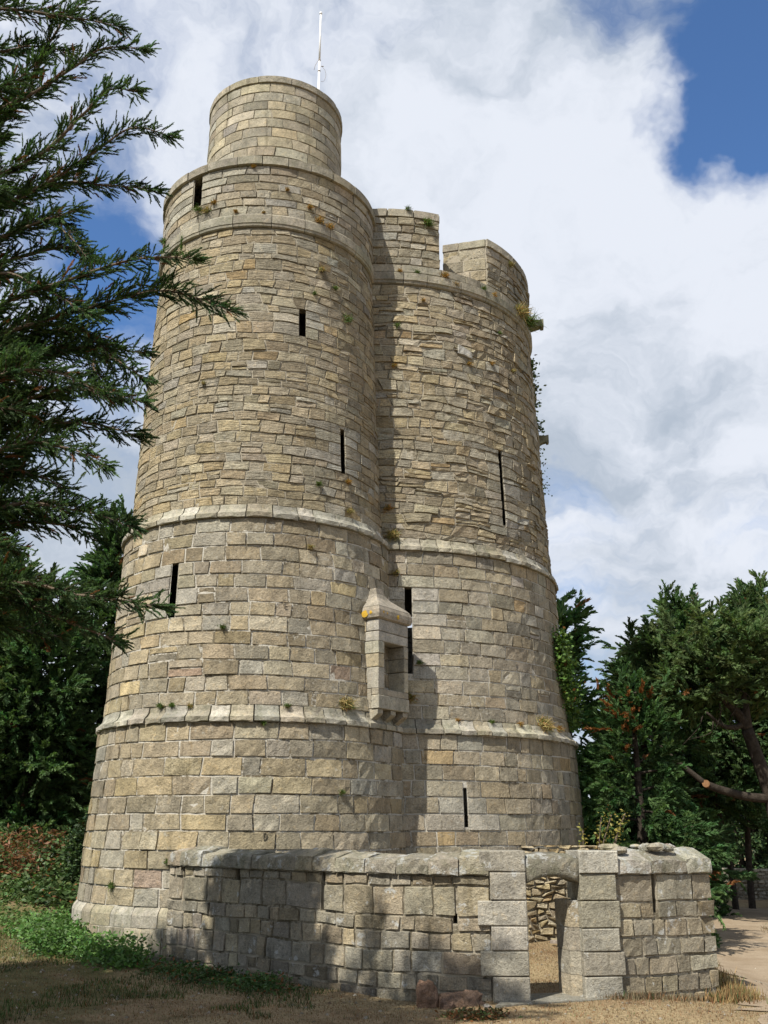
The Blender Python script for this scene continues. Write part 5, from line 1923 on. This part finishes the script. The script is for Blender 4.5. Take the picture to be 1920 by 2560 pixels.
# small plants rooted in the masonry
def tuft(mapf, s_, z_, kind_, size, lab):
    p = mapf(np.array([s_]), np.array([z_]), np.array([0.015]))[0]
    e = unit(mapf(np.array([s_]), np.array([z_]), np.array([1.0]))[0] - p)
    N = 150 if size < 0.16 else 340
    d_ = e[None] * 0.7 + rng.normal(size=(N, 3)) * 0.55 + np.array([0, 0, 0.25])
    d_ /= np.linalg.norm(d_, axis=1)[:, None]
    col_ = dict(ochre=(0.30, 0.17, 0.045), green=(0.085, 0.13, 0.03), straw=(0.28, 0.22, 0.09))[kind_]
    T = foliage_tint(N, col_, 0.2, 0.05, 0.1)
    P = p[None] + rng.normal(size=(N, 3)) * size * np.array([0.28, 0.28, 0.18])
    s2 = np.cross(d_, rng.normal(size=(N, 3)))
    s2 /= np.linalg.norm(s2, axis=1)[:, None]
    ln = size * rng.uniform(0.4, 1.0, (N, 1))
    w_ = 0.004 + 0.022 * ln
    V = np.stack([P - s2 * w_, P + s2 * w_, P + d_ * ln + np.array([0, 0, -0.15]) * ln], 1).reshape(-1, 3)
    mk('wall_tuft', V, np.arange(3 * N).reshape(-1, 3), M_GRASS, None, np.repeat(T, 3, axis=0), smooth=False, loc=p, label=lab, category='plant',
       group='tufts rooted in the tower joints')


TUFTS = [('A', -58, 14.05, 'ochre', .2), ('A', -63, 14.3, 'ochre', .13), ('A', -52, 13.98, 'ochre', .22), ('A', -116, 14.2, 'straw', .2), ('A', -112, 14.35, 'ochre', .14), ('A', -121, 14.3, 'green', .2),
         ('A', -100, 14.05, 'ochre', .1), ('A', -92, 15.1, 'ochre', .1), ('A', -75, 14.6, 'ochre', .1), ('A', -86, 14.0, 'ochre', .08), ('A', -48, 12.6, 'green', .12), ('A', -56, 12.9, 'straw', .16),
         ('A', -60, 12.3, 'green', .1), ('A', -40, 12.0, 'green', .22), ('A', -58, 8.2, 'green', .13), ('A', -110, 10.2, 'straw', .1), ('A', -42, 8.4, 'ochre', .13), ('A', -95, 5.35, 'green', .12),
         ('A', -63, 6.9, 'straw', .12), ('A', -42, 7.8, 'straw', .16), ('A', -117, 4.02, 'green', .12), ('A', -112, 4.02, 'green', .12), ('A', -105, 4.0, 'straw', .12), ('A', -72, 4.0, 'green', .12),
         ('A', -50, 4.1, 'straw', .3), ('A', -108, 1.5, 'green', .14), ('A', -130, 1.1, 'green', .15), ('A', -80, 3.7, 'green', .1), ('A', -53, 2.6, 'green', .12), ('A', -155, 14.2, 'green', .2),
         ('B', -84, 13.98, 'ochre', .12), ('B', -78, 13.98, 'green', .13), ('B', -68, 14.02, 'ochre', .22), ('B', -64, 13.85, 'ochre', .16), ('B', -52, 14.0, 'green', .14), ('B', -47, 13.95, 'ochre', .16),
         ('B', -74, 15.3, 'green', .24), ('B', -81, 15.62, 'green', .16), ('B', -85, 12.6, 'green', .15), ('B', -86, 11.6, 'ochre', .13), ('B', -60, 11.9, 'ochre', .12), ('B', -50, 12.1, 'ochre', .13),
         ('B', -45, 13.0, 'green', .12), ('B', -76, 13.3, 'ochre', .1), ('B', -38, 12.2, 'straw', .12), ('B', -30, 13.98, 'straw', .45), ('B', -22, 14.0, 'green', .5), ('B', -88, 8.3, 'ochre', .2),
         ('B', -87, 7.7, 'straw', .3), ('B', -86, 6.9, 'straw', .2), ('B', -40, 4.05, 'straw', .4), ('B', -36, 4.0, 'ochre', .18), ('B', -60, 4.0, 'green', .12), ('B', -70, 4.0, 'ochre', .1),
         ('B', -80, 5.1, 'green', .14), ('B', -83, 4.4, 'straw', .28), ('B', -50, 4.0, 'ochre', .14), ('B', -30, 4.02, 'ochre', .2), ('B', -88, 2.6, 'straw', .16), ('B', -36, 15.1, 'straw', .18)]
ORD = ['first', 'second', 'third', 'fourth', 'fifth', 'sixth', 'seventh', 'eighth']
COLN = dict(ochre='rusty ochre', green='green', straw='straw coloured')


def tuft_zone(tw_, z_):
    if z_ >= 15.0:
        return 'on the battlement top'
    if z_ >= 13.9:
        return 'on the parapet band'
    if z_ >= 13.65:
        return 'under the parapet band'
    if z_ >= 11.0:
        return 'below the parapet'
    if z_ >= 7.6:
        return 'above the middle band'
    if z_ >= 4.12:
        return 'between the lower bands'
    if z_ >= 3.6:
        return 'on the lowest band'
    return 'below the lowest band'


seen = {}
for (tw_, th, z_, kd, s_) in TUFTS:
    seen.setdefault((tw_, tuft_zone(tw_, z_), kd), []).append(th)
for (tw_, th, z_, kd, s_) in TUFTS:
    s_ *= 0.72
    mates = sorted(seen[(tw_, tuft_zone(tw_, z_), kd)])
    side_ = 'left' if tw_ == 'A' else 'right'
    nth = '' if len(mates) == 1 else ', ' + ORD[mates.index(th)] + ' from left'
    tuft(mapA if tw_ == 'A' else mapB, R(th), z_, kd, s_, f'{COLN[kd]} tuft {tuft_zone(tw_, z_)} of the {side_} tower{nth}')


# ivy and hanging plants on the right edge of the right tower
def wall_ivy(label, pts_, n_, size, spread, base, name='ivy'):
    C = np.array([mapB(np.array([R(a_)]), np.array([z_]), np.array([0.12 if name == 'ivy' else 0.03]))[0] for (a_, z_) in pts_])
    k_ = rng.integers(0, len(C), n_)
    P = C[k_] + rng.normal(size=(n_, 3)) * np.array([spread, spread, spread * 1.2])
    V, F, T = leaf_cards(P, size, foliage_tint(n_, base, 0.2, 0.02, 0.25), aspect=0.8)
    loc = C.mean(0)
    mk(name, V, F, M_BROAD, None, T, smooth=False, loc=loc, label=label, category='ivy', kind='stuff' if name != 'ivy' else 'thing')


wall_ivy('bright green ivy on the right edge of the tower below the middle string course',
         [(-24, 6.0), (-21, 5.8), (-20, 5.5), (-22, 5.3), (-18, 5.0), (-20, 4.9), (-17, 5.6), (-14, 5.2), (-14, 4.6), (-12, 4.3), (-24, 5.6)], 2600, 0.085, 0.11, (0.115, 0.19, 0.045))
wall_ivy('ragged dark plants hanging on the right edge high on the tower',
         [(-8, 13.3), (-7, 13.0), (-8, 12.6), (-7, 12.2), (-7, 11.7), (-8, 11.5)], 300, 0.09, 0.06, (0.10, 0.14, 0.05), 'hanging_plant')
wall_ivy('thin trailing plant hanging below the lower water spout', [(-5, 11.0), (-4, 10.7), (-5, 10.4), (-4, 10.1), (-5, 9.9), (-3, 10.2)], 150, 0.06, 0.09, (0.10, 0.14, 0.055), 'hanging_plant')

# tall yellow weeds on the wall top near the right tower
bw = Bag()
P = []
for k_ in range(5):
    b_ = np.array([4.28 + 0.1 * rng.normal(), 20.8, 0.9])
    Q = catmull([b_, b_ + (0.08 * k_ - 0.1, 0, 0.7), b_ + (0.16 * k_ - 0.1, 0.0, 1.3 + 0.25 * rng.normal())], 5)
    V, F = tube(Q, [0.012] * len(Q), 4)
    bw.add(V, F)
    for q_ in Q[4:]:
        P += [q_ + 0.06 * rng.normal(size=3) for _ in range(10)]
TW = empty('tall_weed', (4.28, 20.8, 0.9), 'tall yellowish weed beside the lower right edge of the tower', 'plant')
bw.build('stems', M_TWIG, TW)
V, F, T = leaf_cards(np.array(P), 0.07, foliage_tint(len(P), (0.26, 0.23, 0.06), 0.2))
mk('leaves', V, F, M_BROAD, TW, T, smooth=False)


# ------------------------------------------------------------------ rocks and planks
def rock(x, y, z, sx_, sy_, sz_, label, tint, name='rock'):
    na, nb = 9, 13
    V = []
    ph = rng.uniform(0, 6.28, 4)
    for a_ in range(na):
        for b_ in range(nb):
            la, lo = -1.45 + 2.9 * a_ / (na - 1), 2 * math.pi * b_ / nb
            d_ = np.array([math.cos(la) * math.cos(lo), math.cos(la) * math.sin(lo), math.sin(la)])
            d_ = np.sign(d_) * np.abs(d_) ** 0.75
            r_ = 1 + 0.16 * math.sin(3 * d_[0] + ph[0]) * math.sin(4 * d_[2] + ph[1]) + 0.07 * rng.normal()
            V.append((x + sx_ * d_[0] * r_, y + sy_ * d_[1] * r_, z + sz_ * d_[2] * r_))
    F = [(a_ * nb + b_, a_ * nb + (b_ + 1) % nb, (a_ + 1) * nb + (b_ + 1) % nb, (a_ + 1) * nb + b_) for a_ in range(na - 1) for b_ in range(nb)]
    F += [tuple(range(nb - 1, -1, -1)), tuple(range((na - 1) * nb, na * nb))]
    mk(name, V, F, M_ROCK, None, tint, smooth=False, loc=(x, y, z), label=label, category='rock')


rock(0.52, 13.20, 0.08, 0.14, 0.14, 0.18, 'upright reddish rock leaning on the wall foot', (0.248, 0.161, 0.113))
rock(0.93, 13.16, 0.0, 0.30, 0.13, 0.15, 'broad low reddish rock left of the doorway', (0.219, 0.150, 0.110))
rock(0.74, 13.02, -0.03, 0.09, 0.10, 0.11, 'small reddish rock in front of the upright one', (0.219, 0.146, 0.110))
rock(1.22, 12.95, 0.0, 0.05, 0.04, 0.035, 'small pale stone by the doorstep', (0.307, 0.292, 0.277))
c_ = [(0.95, 12.45, 0.08), (1.1, 12.4, 0.10), (1.25, 12.45, 0.08), (0.8, 12.5, 0.05)]
scatter('scrubby_weeds', 'small scrubby reddish weeds before the doorway', 900, patches(c_, 0.09), 0.05, (0.10, 0.09, 0.04), M_BROAD, brown=0.4)


def plank(p0, p1, w_, h_, mat, parent, name='plank'):
    p0, p1 = np.array(p0), np.array(p1)
    d_ = unit(p1 - p0)
    s_ = unit(np.cross(d_, (0, 0, 1)))
    u_ = np.cross(s_, d_)
    V = [p + s_ * a_ * w_ + u_ * b_ * h_ for p in (p0, p1) for (a_, b_) in ((-1, -1), (1, -1), (1, 1), (-1, 1))]
    F = [(0, 1, 2, 3), (7, 6, 5, 4)] + [(k_, 4 + k_, 4 + (k_ + 1) % 4, (k_ + 1) % 4) for k_ in range(4)]
    mk(name, np.array(V), F, mat, parent, smooth=False)


PB = empty('plank_frame', (3.9, 20.0, 0.0), 'white painted wooden frame lying against the rubble wall inside the doorway', 'frame')
plank((3.27, 19.75, 0.30), (4.45, 19.45, 0.07), 0.03, 0.03, M_PLANK, PB, 'rail')
plank((3.53, 19.95, 0.44), (4.5, 19.75, 0.26), 0.03, 0.03, M_PLANK, PB, 'rail')
plank((3.48, 19.72, 0.26), (3.74, 19.9, 0.42), 0.022, 0.02, M_PLANK, PB, 'rung')
plank((3.76, 19.66, 0.20), (3.98, 19.84, 0.37), 0.022, 0.02, M_PLANK, PB, 'rung')
plank((4.05, 19.58, 0.15), (4.25, 19.8, 0.31), 0.022, 0.02, M_PLANK, PB, 'rung')
PL = empty('grey_plank', (3.5, 19.4, 0.0), 'weathered grey plank on the dry grass inside the doorway', 'plank')
plank((3.0, 19.5, 0.07), (4.2, 19.0, 0.04), 0.05, 0.025, M_GREYPLANK, PL, 'board')
